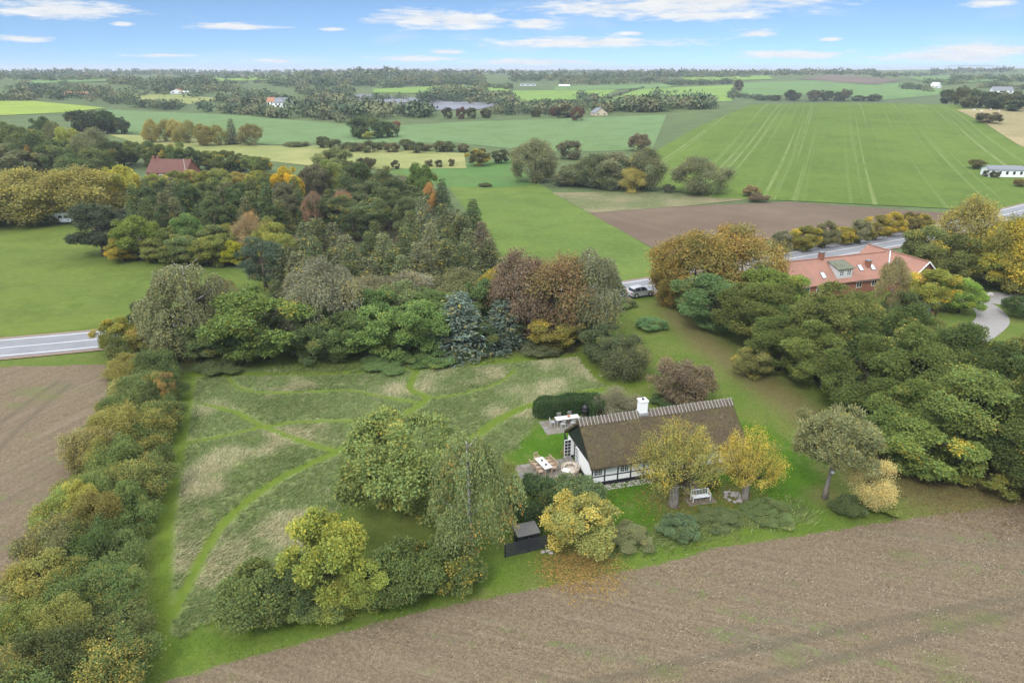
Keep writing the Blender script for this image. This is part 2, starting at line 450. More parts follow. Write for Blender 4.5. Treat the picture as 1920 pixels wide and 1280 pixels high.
c = m.mix(m.math('MULTIPLY', m.noise(p, 30, 2), .35), c, (.13,.13,.14))
M['asphalt'] = m.done(c, .8, m.bump(m.noise(p, 25, 2), .2, .01), .3)
M['paint'] = plain('road_paint', (.72,.72,.71), .7, vary=.15, scale=1.5)
M['shoulder'] = plain('gravel_shoulder', (.26,.19,.15), .95, vary=.5, scale=1.2)
for nm, a, b, z, mt in (('road_shoulder', -4.5, 4.5, .17, 'shoulder'), ('road', -3.75, 3.75, .20, 'asphalt')):
    V, F = ribbon(RL, a, b, z); ro = tag(link(bpy.data.objects.new(nm, mesh_np(nm, V, F, M[mt]))), kind='structure')
for a in (-3.15, 3.03, -.08):
    V, F = ribbon(RL, a, a + (.16 if a < -1 or a > 1 else .15), .212)
    link(bpy.data.objects.new('road_line', mesh_np('road_line', V, F, M['paint'])), ro)

# ------------------------------------------------------------------ the holding round the house: lawn, meadow, paths, stubble on one fine sheet
X0, X1, Y0, Y1, GS = -78.0, 98.0, 22.0, 118.0, .36
gx = np.arange(X0, X1 + 1e-6, GS); gy = np.arange(Y0, Y1 + 1e-6, GS)
GX, GY = np.meshgrid(gx, gy)
def pw(pts): return np.array([P(*q) for q in pts])
def inside(poly):
    x, y = GX, GY; c = np.zeros(GX.shape, bool); n = len(poly)
    for a in range(n):
        x1, y1 = poly[a]; x2, y2 = poly[(a + 1) % n]
        if y1 == y2: continue
        c ^= ((y1 > y) != (y2 > y)) & (x < (x2 - x1) * (y - y1) / (y2 - y1) + x1)
    return c
def blur(a, n):
    a = a.astype(float)
    for _ in range(n):
        b = np.pad(a, 1, mode='edge')
        a = (b[1:-1, :-2] + b[1:-1, 2:] + b[:-2, 1:-1] + b[2:, 1:-1] + 2 * a) / 6
    return a
def dist_line(line):
    D = np.full(GX.shape, 1e9)
    for a, b in zip(line[:-1], line[1:]):
        ab = b - a; L = ab @ ab + 1e-9
        t = np.clip(((GX - a[0]) * ab[0] + (GY - a[1]) * ab[1]) / L, 0, 1)
        D = np.minimum(D, np.hypot(GX - a[0] - t * ab[0], GY - a[1] - t * ab[1]))
    return D
def near(line, w, soft=.5): return np.clip((w / 2 + soft - dist_line(line)) / (2 * soft), 0, 1)
stubble = inside(pw([(200,1320),(300,1282),(420,1246),(600,1196),(780,1150),(900,1124),(1100,1086),(1250,1054),(1330,1030),(1480,1008),(1620,985),(1760,965),(1920,945),(2300,900),(2900,1500),(1000,1900),(100,1500)]))
stubble |= inside(pw([(-600,692),(-100,690),(200,684),(205,720),(190,800),(130,900),(80,1000),(0,1150),(-120,1400),(-900,1400)]))
stubble = blur(stubble, 3)
MEADOW = pw([(352,708),(430,700),(700,694),(900,684),(1085,668),(1100,692),(1150,733),(1020,762),(992,800),(972,835),(940,850),(860,860),(700,870),(660,920),(625,968),(560,1050),(440,1138),(322,1198),(306,1140),(326,900)])
meadow = blur(inside(MEADOW), 3)
paths = [([(300,1240),(312,1000),(336,850),(358,712)], 1.5), ([(322,1155),(360,1080),(420,980),(520,900),(636,845),(720,798),(797,750),(768,728),(782,694)], 1.25),
         ([(340,832),(400,822),(500,800),(560,792),(700,790),(735,790)], .9), ([(385,760),(440,774),(490,799),(560,826),(640,848),(690,846)], 1.1),
         ([(425,706),(450,730),(520,737),(650,733),(720,745),(790,757)], .9), ([(800,748),(860,740),(930,720),(965,694)], .8),
         ([(355,704),(700,697),(1088,666)], 1.6), ([(870,840),(930,790),(1010,756),(1130,731),(1230,715)], 1.5), ([(1086,668),(1115,705),(1155,732)], 1.0)]
path = np.zeros(GX.shape)
for pl, w in paths: path = np.maximum(path, near(smooth_line(pw(pl), 8), w * .85, .22))
bright = blur(inside(pw([(1000,785),(1012,800),(985,815),(960,850),(950,868),(1060,858),(1130,920),(1150,1000),(1260,985),(1420,975),(1520,950),(1545,900),(1500,850),(1440,800),(1380,790),(1390,830),(1200,860),(1060,800)])), 5)
verge = near(smooth_line(pw([(330,1225),(560,1170),(860,1090),(1150,1045),(1350,1000),(1600,960)])), 4.0, 1.5)
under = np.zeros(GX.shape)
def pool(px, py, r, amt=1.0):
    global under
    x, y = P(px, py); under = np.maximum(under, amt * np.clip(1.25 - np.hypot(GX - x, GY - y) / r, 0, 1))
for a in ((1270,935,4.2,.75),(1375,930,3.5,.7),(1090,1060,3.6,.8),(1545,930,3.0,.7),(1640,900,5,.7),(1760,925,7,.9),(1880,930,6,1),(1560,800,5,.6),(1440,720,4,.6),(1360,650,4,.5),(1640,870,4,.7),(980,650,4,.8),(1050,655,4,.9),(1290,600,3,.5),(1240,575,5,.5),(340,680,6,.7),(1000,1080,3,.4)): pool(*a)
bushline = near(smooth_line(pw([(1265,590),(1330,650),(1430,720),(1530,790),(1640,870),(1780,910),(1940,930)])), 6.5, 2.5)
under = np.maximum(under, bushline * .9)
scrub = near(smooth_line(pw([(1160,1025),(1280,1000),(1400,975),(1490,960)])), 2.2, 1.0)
scrub = np.maximum(scrub, near(smooth_line(pw([(340,690),(520,695),(700,690),(900,675)])), 1.8, 1.2))
rngG = np.random.default_rng(4)
def value_noise(cell, seed, stretch=(1, 1)):
    rg = np.random.default_rng(seed)
    u = (GX - X0) / cell * stretch[0]; v = (GY - Y0) / cell * stretch[1]
    t = rg.random((int(v.max()) + 3, int(u.max()) + 3))
    i = v.astype(int); j = u.astype(int); fy = v - i; fx = u - j
    fx = fx * fx * (3 - 2 * fx); fy = fy * fy * (3 - 2 * fy)
    return (t[i, j] * (1 - fx) + t[i, j + 1] * fx) * (1 - fy) + (t[i + 1, j] * (1 - fx) + t[i + 1, j + 1] * fx) * fy
drymap = np.clip((.55 * value_noise(5.0, 1) + .3 * value_noise(2.0, 2) + .25 * value_noise(11, 3) - .52) * 5, 0, 1)
ZG = .03 + .05 * meadow * (1 - path) * value_noise(1.4, 8) + .05 * stubble * value_noise(.8, 9) + .03 * value_noise(3, 10)
one = np.ones(GX.shape)
attrA = np.stack([stubble, meadow, path, under], -1).reshape(-1, 4)
track = np.zeros(GX.shape)
for pl in ([(1000,1302),(1143,1273),(1591,1179),(1920,1119),(2200,1070)], [(1300,1300),(1463,1260),(1655,1213),(1880,1153),(2150,1090)], [(0,795),(60,750),(110,715)], [(-60,905),(40,800),(130,722)]):
    track = np.maximum(track, near(smooth_line(pw(pl), 8), .9, .5))
weeds = np.zeros(GX.shape)
for px, py, r in ((1770,1170,3.5),(1850,1160,3),(1760,1240,3),(1790,1275,3),(1480,1235,2.5),(1250,1262,2.5),(30,760,3),(90,745,4),(60,735,5),(1690,1040,2.5),(1300,1095,.5)):
    x, y = P(px, py); weeds = np.maximum(weeds, np.clip(1.1 - np.hypot(GX - x, (GY - y) * 1.6) / r, 0, 1))
left = (GX < -20).astype(float)
attrC = np.stack([track, weeds, left, one], -1).reshape(-1, 4)
attrB = np.stack([bright, drymap, np.maximum(verge * .7, 0), scrub], -1).reshape(-1, 4)
ny, nx = GX.shape
i, j = np.meshgrid(np.arange(ny - 1), np.arange(nx - 1), indexing='ij'); q = (i * nx + j).ravel()
F = np.stack([q, q + 1, q + nx + 1, q + nx], -1)
m = Mat('garden_ground'); p = m.pos()
A = m.attr('cover_a'); B = m.attr('cover_b')
sa = m.n('ShaderNodeSeparateColor'); m.t.links.new(A.outputs['Color'], sa.inputs[0])
sb = m.n('ShaderNodeSeparateColor'); m.t.links.new(B.outputs['Color'], sb.inputs[0])
st, md, pt, un = sa.outputs[0], sa.outputs[1], sa.outputs[2], A.outputs['Alpha']
br, dr, vg, sc = sb.outputs[0], sb.outputs[1], sb.outputs[2], B.outputs['Alpha']
n_mid = m.noise(p, .9, 5, .65); n_fine = m.noise(p, 5.0, 4, .7); n_big = m.noise(p, .12, 4, .6); n_tiny = m.noise(p, 16, 3, .7)
def edge(mask, w=.5):                       # ragged border
    return m.ramp(m.math('ADD', mask, m.math('MULTIPLY', m.math('SUBTRACT', n_mid, .5), w * 2)), .35, .65)
lawn = m.mix(m.ramp(n_big, .35, .65), (.098,.146,.024), (.134,.162,.036))
lawn = m.mix(m.math('MULTIPLY', m.ramp(n_mid, .4, .7), .5), lawn, (.085,.130,.028))
lawn = m.mix(br, lawn, m.mix(m.ramp(n_mid, .35, .7), (.060,.138,.007), (.048,.112,.007)))
lawn = m.mix(m.math('MULTIPLY', vg, .8), lawn, m.mix(m.ramp(n_mid, .35, .7), (.098,.172,.014), (.075,.138,.015)))
lawn = m.mix(m.math('MULTIPLY', m.ramp(n_fine, .42, .72), .55), lawn, (.055,.092,.018))
lawn = m.mix(m.math('MULTIPLY', m.ramp(n_fine, .46, .28), .45), lawn, (.185,.215,.060))
lawn = m.mix(m.math('MULTIPLY', m.ramp(m.noise(p, .35, 4, .7), .52, .70), .5), lawn, (.165,.165,.060))
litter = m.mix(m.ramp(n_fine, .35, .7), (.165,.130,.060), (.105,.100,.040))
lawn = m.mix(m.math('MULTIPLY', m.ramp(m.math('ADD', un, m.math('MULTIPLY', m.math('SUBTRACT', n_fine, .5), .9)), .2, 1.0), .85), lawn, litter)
lawn = m.mix(m.math('MULTIPLY', edge(sc), .6), lawn, m.mix(n_fine, (.050,.095,.025), (.130,.150,.065)))
mead = m.mix(m.ramp(n_mid, .35, .65), (.145,.185,.062), (.195,.215,.095))
mead = m.mix(m.math('MULTIPLY', m.ramp(m.math('ADD', dr, m.math('MULTIPLY', m.math('SUBTRACT', n_fine, .5), .9)), .2, 1.1), .55), mead, (.270,.235,.140))
pathc = m.mix(m.ramp(n_mid, .3, .7), (.118,.168,.022), (.096,.144,.020))
g = m.mix(edge(md, .3), lawn, mead)
g = m.mix(pt, g, pathc)
# stubble: straw over soil, wheel tracks along the drilling, weeds
s2 = m.noise(m.pos((1, .12, 0), R(-75)), .55, 3)
stc = m.mix(m.ramp(n_fine, .35, .68), (.120,.089,.056), (.214,.166,.104))
stc = m.mix(m.math('MULTIPLY', m.ramp(n_tiny, .5, .72), .75), stc, (.315,.265,.195))
stc = m.mix(m.math('MULTIPLY', m.ramp(n_tiny, .47, .30), .6), stc, (.065,.050,.038))
stc = m.mix(m.math('MULTIPLY', m.ramp(n_big, .42, .66), .35), stc, (.160,.120,.085))
stc = m.mix(m.math('MULTIPLY', m.ramp(s2, .56, .70), .35), stc, (.120,.120,.080))
stc = m.mix(m.math('MULTIPLY', m.math('MULTIPLY', m.ramp(s2, .53, .64), m.ramp(n_mid, .5, .66)), .7), stc, (.125,.165,.050))
Cc = m.attr('cover_c'); sC = m.n('ShaderNodeSeparateColor'); m.t.links.new(Cc.outputs['Color'], sC.inputs[0])
ra = m.noise(m.pos((1, .035, 0), R(-73)), 2.6, 2, .6); rb = m.noise(m.pos((1, .035, 0), R(22)), 1.6, 2, .6)
rw = m.n('ShaderNodeMix', data_type='FLOAT'); m.put(rw.inputs[0], sC.outputs[2]); m.put(rw.inputs[2], ra); m.put(rw.inputs[3], rb); rw = rw.outputs[0]
stc = m.mix(m.math('MULTIPLY', m.ramp(rw, .52, .72), .30), stc, (.090,.072,.054))
stc = m.mix(m.math('MULTIPLY', m.ramp(rw, .46, .30), .25), stc, (.265,.225,.165))
stc = m.mix(m.math('MULTIPLY', m.ramp(m.math('ADD', sC.outputs[0], m.math('MULTIPLY', m.math('SUBTRACT', n_fine, .5), .8)), .35, .9), .5), stc, (.095,.085,.058))
stc = m.mix(m.math('MULTIPLY', m.ramp(m.math('ADD', sC.outputs[1], m.math('MULTIPLY', m.math('SUBTRACT', n_fine, .5), 2.2)), .5, 1.15), .6), stc, (.115,.145,.045))
g = m.mix(edge(st, .55), g, stc)
hgt = m.math('ADD', m.math('MULTIPLY', n_fine, .6), m.math('MULTIPLY', n_tiny, .5))
M['garden'] = m.done(g, .95, m.bump(hgt, .75, .10), .08)
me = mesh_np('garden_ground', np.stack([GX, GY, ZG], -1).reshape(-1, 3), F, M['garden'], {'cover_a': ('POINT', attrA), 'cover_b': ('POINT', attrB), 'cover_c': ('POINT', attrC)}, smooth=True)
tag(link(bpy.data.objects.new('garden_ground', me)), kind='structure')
def sample(mask, x, y):
    i = np.clip(((np.asarray(y) - Y0) / GS).round().astype(int), 0, ny - 1); j = np.clip(((np.asarray(x) - X0) / GS).round().astype(int), 0, nx - 1)
    return mask[i, j]
# ------------------------------------------------------------------ foliage: one leaf material, colours carried by each tree
m = Mat('leaves')
oi = m.n('ShaderNodeObjectInfo'); lf = m.attr('leaf'); ac = m.attr('autumn', True); am = m.attr('autumn_amount', True)
sp = m.n('ShaderNodeSeparateColor'); m.t.links.new(lf.outputs['Color'], sp.inputs[0])
f = m.math('ADD', m.math('MULTIPLY', m.math('SUBTRACT', am.outputs['Fac'], sp.outputs[1]), 5.0), .5, True)
c = m.mix(f, oi.outputs['Color'], ac.outputs['Color'])
k = m.math('ADD', 1.05, m.math('MULTIPLY', sp.outputs[0], .90))
k = m.math('MULTIPLY', k, m.math('ADD', .86, m.math('MULTIPLY', oi.outputs['Random'], .28)))
cc = m.n('ShaderNodeCombineColor')
for q, e in ((0, .10), (1, .0), (2, -.12)):
    m.t.links.new(m.math('MULTIPLY', k, m.math('ADD', 1.0, m.math('MULTIPLY', m.math('SUBTRACT', sp.outputs[2], .5), e * 3))), cc.inputs[q])
c = m.mix(1.0, c, cc.outputs[0], 'MULTIPLY')
d = m.n('ShaderNodeBsdfDiffuse'); t = m.n('ShaderNodeBsdfTranslucent'); mx = m.n('ShaderNodeMixShader')
m.t.links.new(c, d.inputs[0]); m.t.links.new(c, t.inputs[0]); mx.inputs[0].default_value = .28
m.t.links.new(d.outputs[0], mx.inputs[1]); m.t.links.new(t.outputs[0], mx.inputs[2]); m.t.links.new(mx.outputs[0], m.out.inputs[0])
M['leaf'] = m.m
def bark(name, a, b, sc=(6, 6, 1.2)):
    m = Mat(name); p = m.pos(sc, obj=True); n = m.noise(p, 2.0, 4)
    return m.done(m.mix(m.ramp(n, .35, .65), a, b), .95, m.bump(n, .6, .05), .1)
M['bark'] = bark('brown_bark', (.105,.085,.062), (.050,.040,.030))
M['pale_bark'] = bark('grey_bark', (.33,.29,.25), (.19,.16,.14))
M['birch_bark'] = bark('birch_bark', (.52,.50,.46), (.10,.09,.08), (2, 2, 6))
M['pine_bark'] = bark('pine_bark', (.26,.20,.16), (.15,.115,.09))

def unit(a): return a / (np.linalg.norm(a, axis=-1, keepdims=True) + 1e-9)
def sphere_dirs(rg, n): return unit(rg.normal(size=(n, 3)))
def leaves(rg, pos, axis, nrm, ln, wd, tone, aut):
    """diamond leaf faces: base point, long axis, facing hint"""
    axis = unit(axis); side = unit(np.cross(axis, nrm))
    s = rg.uniform(.65, 1.35, (len(pos), 1)); ln = ln * s; wd = wd * s
    mid = pos + axis * ln * .5
    V = np.stack([pos, mid + side * wd * .5, pos + axis * ln, mid - side * wd * .5], 1)
    col = np.stack([tone, aut, rg.random(len(pos)), np.ones(len(pos))], -1)
    return V, col
def sprays(rg, org, dirs, L, k, ln, wd, tone, aut, spread=.8, sag=0.0, up=.5):
    Vs, Cs = [], []
    n = len(org); L = np.broadcast_to(np.asarray(L, float).reshape(-1, 1), (n, 1))
    for j in range(k):
        t = (j + rg.random((n, 1))) / k
        pos = org + dirs * L * t + np.array((0, 0, -1)) * sag * L * t * t + rg.normal(size=(n, 3)) * ln * .25
        ax = dirs + rg.normal(size=(n, 3)) * spread + np.array((0, 0, -1)) * sag * t
        nm = unit(dirs) * .9 + rg.normal(size=(n, 3)) * .55 + np.array((0, 0, up))
        V, c = leaves(rg, pos, ax, nm, ln, wd, np.clip(tone + rg.normal(size=n) * .16, 0, 1), np.clip(aut + rg.normal(size=n) * .13, 0, 1))
        Vs.append(V); Cs.append(c)
    return np.concatenate(Vs), np.concatenate(Cs)
def crown_mesh(name, parts):
    V = np.concatenate([p[0] for p in parts]); c = np.concatenate([p[1] for p in parts])
    n = len(V)
    return mesh_np(name, V.reshape(-1, 3), np.arange(4 * n).reshape(-1, 4), M['leaf'], {'leaf': ('FACE', c)})
def lobe_points(rg, env, zc, nl, rf, n, zmin=-.75, sub=8, squash=.85, outward=.6, shape=None):
    """points on the skin of lobes of lobes filling an ellipsoid"""
    d = sphere_dirs(rg, nl * 4); d = d[d[:, 2] > zmin][:nl]
    nl = len(d)
    env = np.array(env); rad = rg.uniform(.42, 1.0, (nl, 1)) ** .8
    Rl = env[:2].mean() * rg.uniform(rf[0] * .8, rf[1] * 1.1, nl) * (1.25 - .45 * rad[:, 0])
    cen = d * env * rad + np.array((0, 0, zc))
    if shape is not None: cen[:, :2] *= shape((cen[:, 2] - zc) / env[2])[:, None]
    sd = unit(sphere_dirs(rg, nl * sub).reshape(nl, sub, 3) + d[:, None, :] * .55)
    sc = cen[:, None, :] + sd * (Rl * .72)[:, None, None] * np.array((1, 1, squash))
    sr = np.repeat(Rl[:, None] * .46, sub, 1) * rg.uniform(.75, 1.25, (nl, sub))
    tone_l = rg.random(nl); tone_s = .5 * tone_l[:, None] + .5 * rg.random((nl, sub)); aut_l = .62 * rg.random(nl)[:, None] + .38 * rg.random((nl, sub))
    w = (sr ** 2).ravel(); pick = rg.choice(nl * sub, n, p=w / w.sum())
    c = sc.reshape(-1, 3)[pick]; r = sr.ravel()[pick][:, None]
    out = unit((c - np.array((0, 0, zc))) / env)
    dd = unit(sphere_dirs(rg, n) + out * outward)
    pos = c + dd * r * (1.12 - .5 * rg.random((n, 1)) ** 2) * np.array((1, 1, squash))
    keep = np.linalg.norm((pos - np.array((0, 0, zc))) / env, axis=1) > .42
    return pos[keep], dd[keep], tone_s.ravel()[pick][keep], aut_l.ravel()[pick][keep]
def trunk_mesh(name, rg, h, r, top, spreadr, nl, mat, limb_from=.35, lean=.03, seg=9, rise=.55):
    b = MB(); lx, ly = rg.normal(size=2) * lean * h
    pts = [(lx * t * t, ly * t * t, h * t - .15) for t in np.linspace(0, 1, 6)]
    b.tube(pts, [r * (1.35 if i == 0 else 1) * (1 - .78 * i / 5) for i in range(6)], seg)
    for k in range(nl):
        t = rg.uniform(limb_from, .95); a = 2 * math.pi * (k / nl) + rg.normal() * .4
        o = Vector((lx * t * t, ly * t * t, h * t)); R_ = spreadr * rg.uniform(.6, 1.0) * (1.1 - .5 * t)
        e = o + Vector((math.cos(a) * R_, math.sin(a) * R_, min((top - h * t) * rise, R_ * 1.1) * rg.uniform(.5, 1.0)))
        mid = o.lerp(e, .5) + Vector((0, 0, -.08 * R_))
        rr_ = r * (1 - .7 * t) * .55
        b.tube([o, mid, e], [rr_, rr_ * .6, rr_ * .18], 5, False)
    return b.mesh(name, mat, smooth=True)

KIND = {}
def kind(key, crown, trunk, W, Ht, extra=None):
    co = np.empty(len(crown.vertices) * 3, np.float32); crown.vertices.foreach_get('co', co); co = co.reshape(-1, 3)
    W = float(np.percentile(np.abs(co[:, :2]), 98.5) * 2); Ht = float(np.percentile(co[:, 2], 99.6))
    KIND[key] = dict(crown=crown, trunk=trunk, W=W, H=Ht, extra=extra)
def broad(key, seed, W, Ht, trunk_h, nl, rf, n, leaf, k=2, mat='bark', r=.22, zmin=-.7, L=None, sag=.1, outward=.6, limbs=9, wind=(0,0,0), shape=None, sub=8, spread=.8, aspect=.68):
    rg = np.random.default_rng(seed)
    ez = (Ht - trunk_h) / 2
    pos, dd, tone, aut = lobe_points(rg, (W * .40, W * .40, ez * .84), trunk_h + ez, nl, rf, n, zmin, sub, outward=outward, shape=shape)
    pos[:, 2] = np.maximum(pos[:, 2], .12)
    dd = unit(dd + np.array(wind))
    V = sprays(rg, pos, dd, (L or leaf * 1.6) * rg.uniform(.6, 1.3, len(pos)), k, leaf, leaf * aspect, tone, aut, spread, sag)
    tr = trunk_mesh(key + '_trunk', rg, trunk_h + ez * 1.2, r, Ht * .9, W * .38, limbs, M[mat], max(.3, trunk_h / (trunk_h + ez * 1.2)))
    kind(key, crown_mesh(key + '_crown', [V]), tr, W, Ht)
for v in range(3): broad('oak%d' % v, 10 + v, 9.5, 10.5, .4, 46, (.20, .36), 27000, .165, 2, r=.30, zmin=-.95)
for v in range(2): broad('leafy%d' % v, 20 + v, 6.0, 7.0, .0, 32, (.20, .36), 14500, .155, 2, r=.16, zmin=-.95)
broad('walnut', 31, 10.5, 8.6, .8, 52, (.16, .30), 23000, .20, 2, r=.34, zmin=-.9)
for v in range(3): broad('thorn%d' % v, 40 + v, 5.2, 5.0, .0, 30, (.20, .36), 6600, .125, 4, L=.7, r=.12, zmin=-.9, sag=.25, wind=(.35, .15, .05), spread=.7)
for v in range(2): broad('thicket%d' % v, 50 + v, 5.0, 3.0, 0.0, 26, (.20, .34), 10500, .125, 2, r=.07, zmin=-.2)
broad('maple', 61, 6.2, 5.6, .2, 34, (.18, .34), 11500, .15, 2, r=.14)
broad('airy', 62, 5.0, 5.5, .1, 26, (.20, .36), 6000, .105, 4, zmin=-.9, L=.8, r=.10, sag=.15)
broad('russet', 63, 4.8, 4.0, -.7, 64, (.24, .36), 11500, .12, 2, r=.12, zmin=-.95)
for v in range(3): broad('far%d' % v, 70 + v, 8.0, 7.5, .0, 18, (.24, .42), 2600, .42, 2, r=.2, limbs=4, zmin=-.9, sub=5)
broad('poplar', 75, 4.0, 9.0, .6, 16, (.30, .50), 1300, .5, 2, r=.15, limbs=4, zmin=-.8, sub=5)
for v in range(2): broad('olive%d' % v, 77 + v, 8.5, 8.0, .0, 50, (.22, .36), 10000, .19, 3, L=.9, r=.2, zmin=-.95, sag=.12, outward=.9)
def birch(key, seed, W, Ht, n, mat='birch_bark'):
    rg = np.random.default_rng(seed)
    shape = lambda t: np.clip(1.0 - .55 * np.clip(t, 0, 1) ** 1.5, .3, 1)
    zc = Ht * .56
    pos, dd, tone, aut = lobe_points(rg, (W * .42, W * .42, Ht * .40), zc, 44, (.18, .34), n, -.8, 6, outward=.5, shape=shape)
    keep = dd[:, 2] > -.6; pos, dd, tone, aut = pos[keep], dd[keep], tone[keep], aut[keep]
    dirs = unit(dd * np.array((.35, .35, .1)) + np.array((0, 0, -1.0)))
    L = np.minimum(rg.uniform(.7, 2.1, len(pos)), np.maximum(pos[:, 2] - .5, .2))
    V = sprays(rg, pos, dirs, L, 6, .15, .085, tone, aut, .45, 0.0, .2)
    tr = trunk_mesh(key + '_trunk', rg, Ht * .93, .17, Ht, W * .36, 14, M[mat], .3, .02, rise=.8)
    kind(key, crown_mesh(key + '_crown', [V]), tr, W, Ht)
birch('birch0', 81, 7.0, 9.5, 6500); birch('birch1', 82, 6.5, 9.0, 5000)
def spruce(key, seed, W, Ht, tiers, nb, leaf=.34, wd=.13, droop=.25, n_side=9):
    rg = np.random.default_rng(seed); org = []; dr = []; Ls = []; tn = []; au = []
    for t in np.linspace(.03, .985, tiers):
        z = Ht * t; R_ = W * .5 * (1 - t) ** .82 + .12; m_ = max(4, int(nb * (1 - .5 * t)))
        for b in range(m_):
            a = 2 * math.pi * (b + rg.random()) / m_; Rb = R_ * rg.uniform(.72, 1.12); tone = rg.random(); at = rg.random()
            ns = max(3, int(n_side * Rb / (W * .5)) + 2)
            for q in np.linspace(.18, 1, ns):
                for s in (-1, 1):
                    p = np.array((math.cos(a) * Rb * q, math.sin(a) * Rb * q, z - droop * Rb * q * q + .10 * Rb * q))
                    da = a + s * rg.uniform(.5, 1.0)
                    org.append(p + rg.normal(size=3) * .05); dr.append((math.cos(da), math.sin(da), rg.uniform(-.35, .12)))
                    Ls.append(.42 * (1.25 - .6 * q)); tn.append(tone); au.append(at)
    org = np.array(org); dr = unit(np.array(dr))
    V = sprays(rg, org, dr, np.array(Ls), 2, leaf, wd, np.array(tn), np.array(au), .35, .1, .9)
    b = MB(); b.tube([(0, 0, -.1), (0, 0, Ht * .5), (0, 0, Ht * .97)], [.17, .10, .02], 7)
    kind(key, crown_mesh(key + '_crown', [V]), b.mesh(key + '_trunk', M['bark'], True), W, Ht)
spruce('spruce0', 91, 4.6, 10.0, 26, 11); spruce('spruce1', 92, 5.4, 10.0, 24, 11, .40, .15, .30)
spruce('blue_spruce', 93, 5.2, 7.2, 20, 12, .42, .15, .05)
def pine(key, seed, W, Ht, trunk_h, n, mat='pine_bark', rf=(.20, .34), nl=46, up=.7):
    rg = np.random.default_rng(seed); ez = (Ht - trunk_h) / 2
    pos, dd, tone, aut = lobe_points(rg, (W * .42, W * .42, ez * .82), trunk_h + ez, nl, rf, n, -.6 if trunk_h > 2 else -.95, 7, .7, .6)
    V = sprays(rg, pos, unit(dd + np.array((0, 0, up))), .32, 4, .26, .07, tone, aut, .8, 0, .3)
    kind(key, crown_mesh(key + '_crown', [V]), trunk_mesh(key + '_trunk', rg, Ht * .86, .2, Ht, W * .42, 12, M[mat], trunk_h / Ht, .02), W, Ht)
pine('pine0', 95, 6.0, 9.5, .1, 7000); pine('pine1', 96, 5.6, 9.0, .9, 6200)
pine('lone_pine', 97, 6.4, 7.6, 2.5, 6500, nl=60, rf=(.18, .30), mat='pale_bark')
def pollard(key, seed, W, Ht, trunk_h, n, r):
    """old pollarded willow: short thick trunk, a sheaf of upright rods, leaves towards their tips"""
    rg = np.random.default_rng(seed); b = MB()
    b.tube([(0, 0, -.1), (.02, 0, .5), (0, .03, trunk_h * .7), (0, 0, trunk_h)], [r * 1.35, r * 1.05, r * .95, r * 1.2], 12)
    tw = MB(); org, dr, tn, au, Ls = [], [], [], [], []
    for i in range(150):
        a = rg.uniform(0, 2 * math.pi); u = math.sqrt(rg.random())
        th = u * 1.28; o = Vector((math.cos(a) * r * u, math.sin(a) * r * u, trunk_h - .1))
        env = np.array((math.sin(th) * W * .5, math.cos(th) * (Ht - trunk_h)))
        e = o + Vector((math.cos(a) * env[0], math.sin(a) * env[0], env[1])) * rg.uniform(.82, 1.05)
        mid = o.lerp(e, .5) + Vector((math.cos(a), math.sin(a), 0)) * .12 * W * u
        tw.tube([o, mid, e], [.035, .022, .008], 4, False)
        tone, at = rg.random(), rg.random()
        for q in rg.uniform(.38, 1.0, n):
            p = (o * (1 - q) ** 2 + mid * 2 * q * (1 - q) + e * q * q)
            org.append(np.array(p) + rg.normal(size=3) * .16); dd = sphere_dirs(rg, 1)[0] + np.array((math.cos(a) * .5, math.sin(a) * .5, .5))
            dr.append(dd); tn.append(tone); au.append(np.clip(1.15 - q * .6 + (at - .5) * .6, 0, 1)); Ls.append(.3 + .25 * q)
    V = sprays(rg, np.array(org), unit(np.array(dr)), np.array(Ls), 3, .125, .06, np.array(tn), np.array(au), .7, .1, .4)
    kind(key, crown_mesh(key + '_crown', [V]), b.mesh(key + '_trunk', M['pale_bark'], True), W, Ht, tw.mesh(key + '_rods', M['bark'], True))
pollard('pollard', 98, 8.2, 7.4, 2.1, 50, .42)

rngT = random.Random(7)
def place(kd, name, x, y, w, h, col, label, cat='tree', group=None, aut=(.35,.27,.05), amt=.0, rz=None, z=None, d=None):
    k = KIND[kd]; o = empty(name, (x, y, G(x, y) if z is None else z), rngT.uniform(0, 6.28) if rz is None else rz)
    o.scale = (w / k['W'], (d or w) / k['W'], h / k['H'])
    tag(o, label, cat, group)
    c = link(bpy.data.objects.new('crown', k['crown']), o)
    c.color = (*col, 1); c['autumn'] = [float(q) for q in aut]; c['autumn_amount'] = float(amt)
    link(bpy.data.objects.new('trunk', k['trunk']), o)
    if k['extra']: link(bpy.data.objects.new('rods', k['extra']), o)
    return o
def tree(kd, px, top, base, wpx, col, label, name='tree', cat='tree', group=None, aut=(.35,.27,.05), amt=0.0, rz=None):
    """stands at a surveyed spot; height and spread follow from its top and width in the photo"""
    x, y = P(px, base); h = max(.5, height_to(x, y, top)); w = wpx / depth_scale(x, y, G(x, y) + h * .5)
    if kd not in ('pollard', 'lone_pine', 'birch0'):       # base is where the crown meets the ground in front
        s = 1 + .30 * w / math.hypot(x, y); x *= s; y *= s
        h = max(.5, height_to(x, y, top)) * .97; w = wpx / depth_scale(x, y, G(x, y) + h * .5)
    return place(kd, name, x, y, w, h, col, label, cat, group, aut, amt, rz)
def jit(c, s=.12):
    k = 1 + rngT.uniform(-s, s); return tuple(max(.01, q * k * (1 + rngT.uniform(-s, s) * .3)) for q in c)
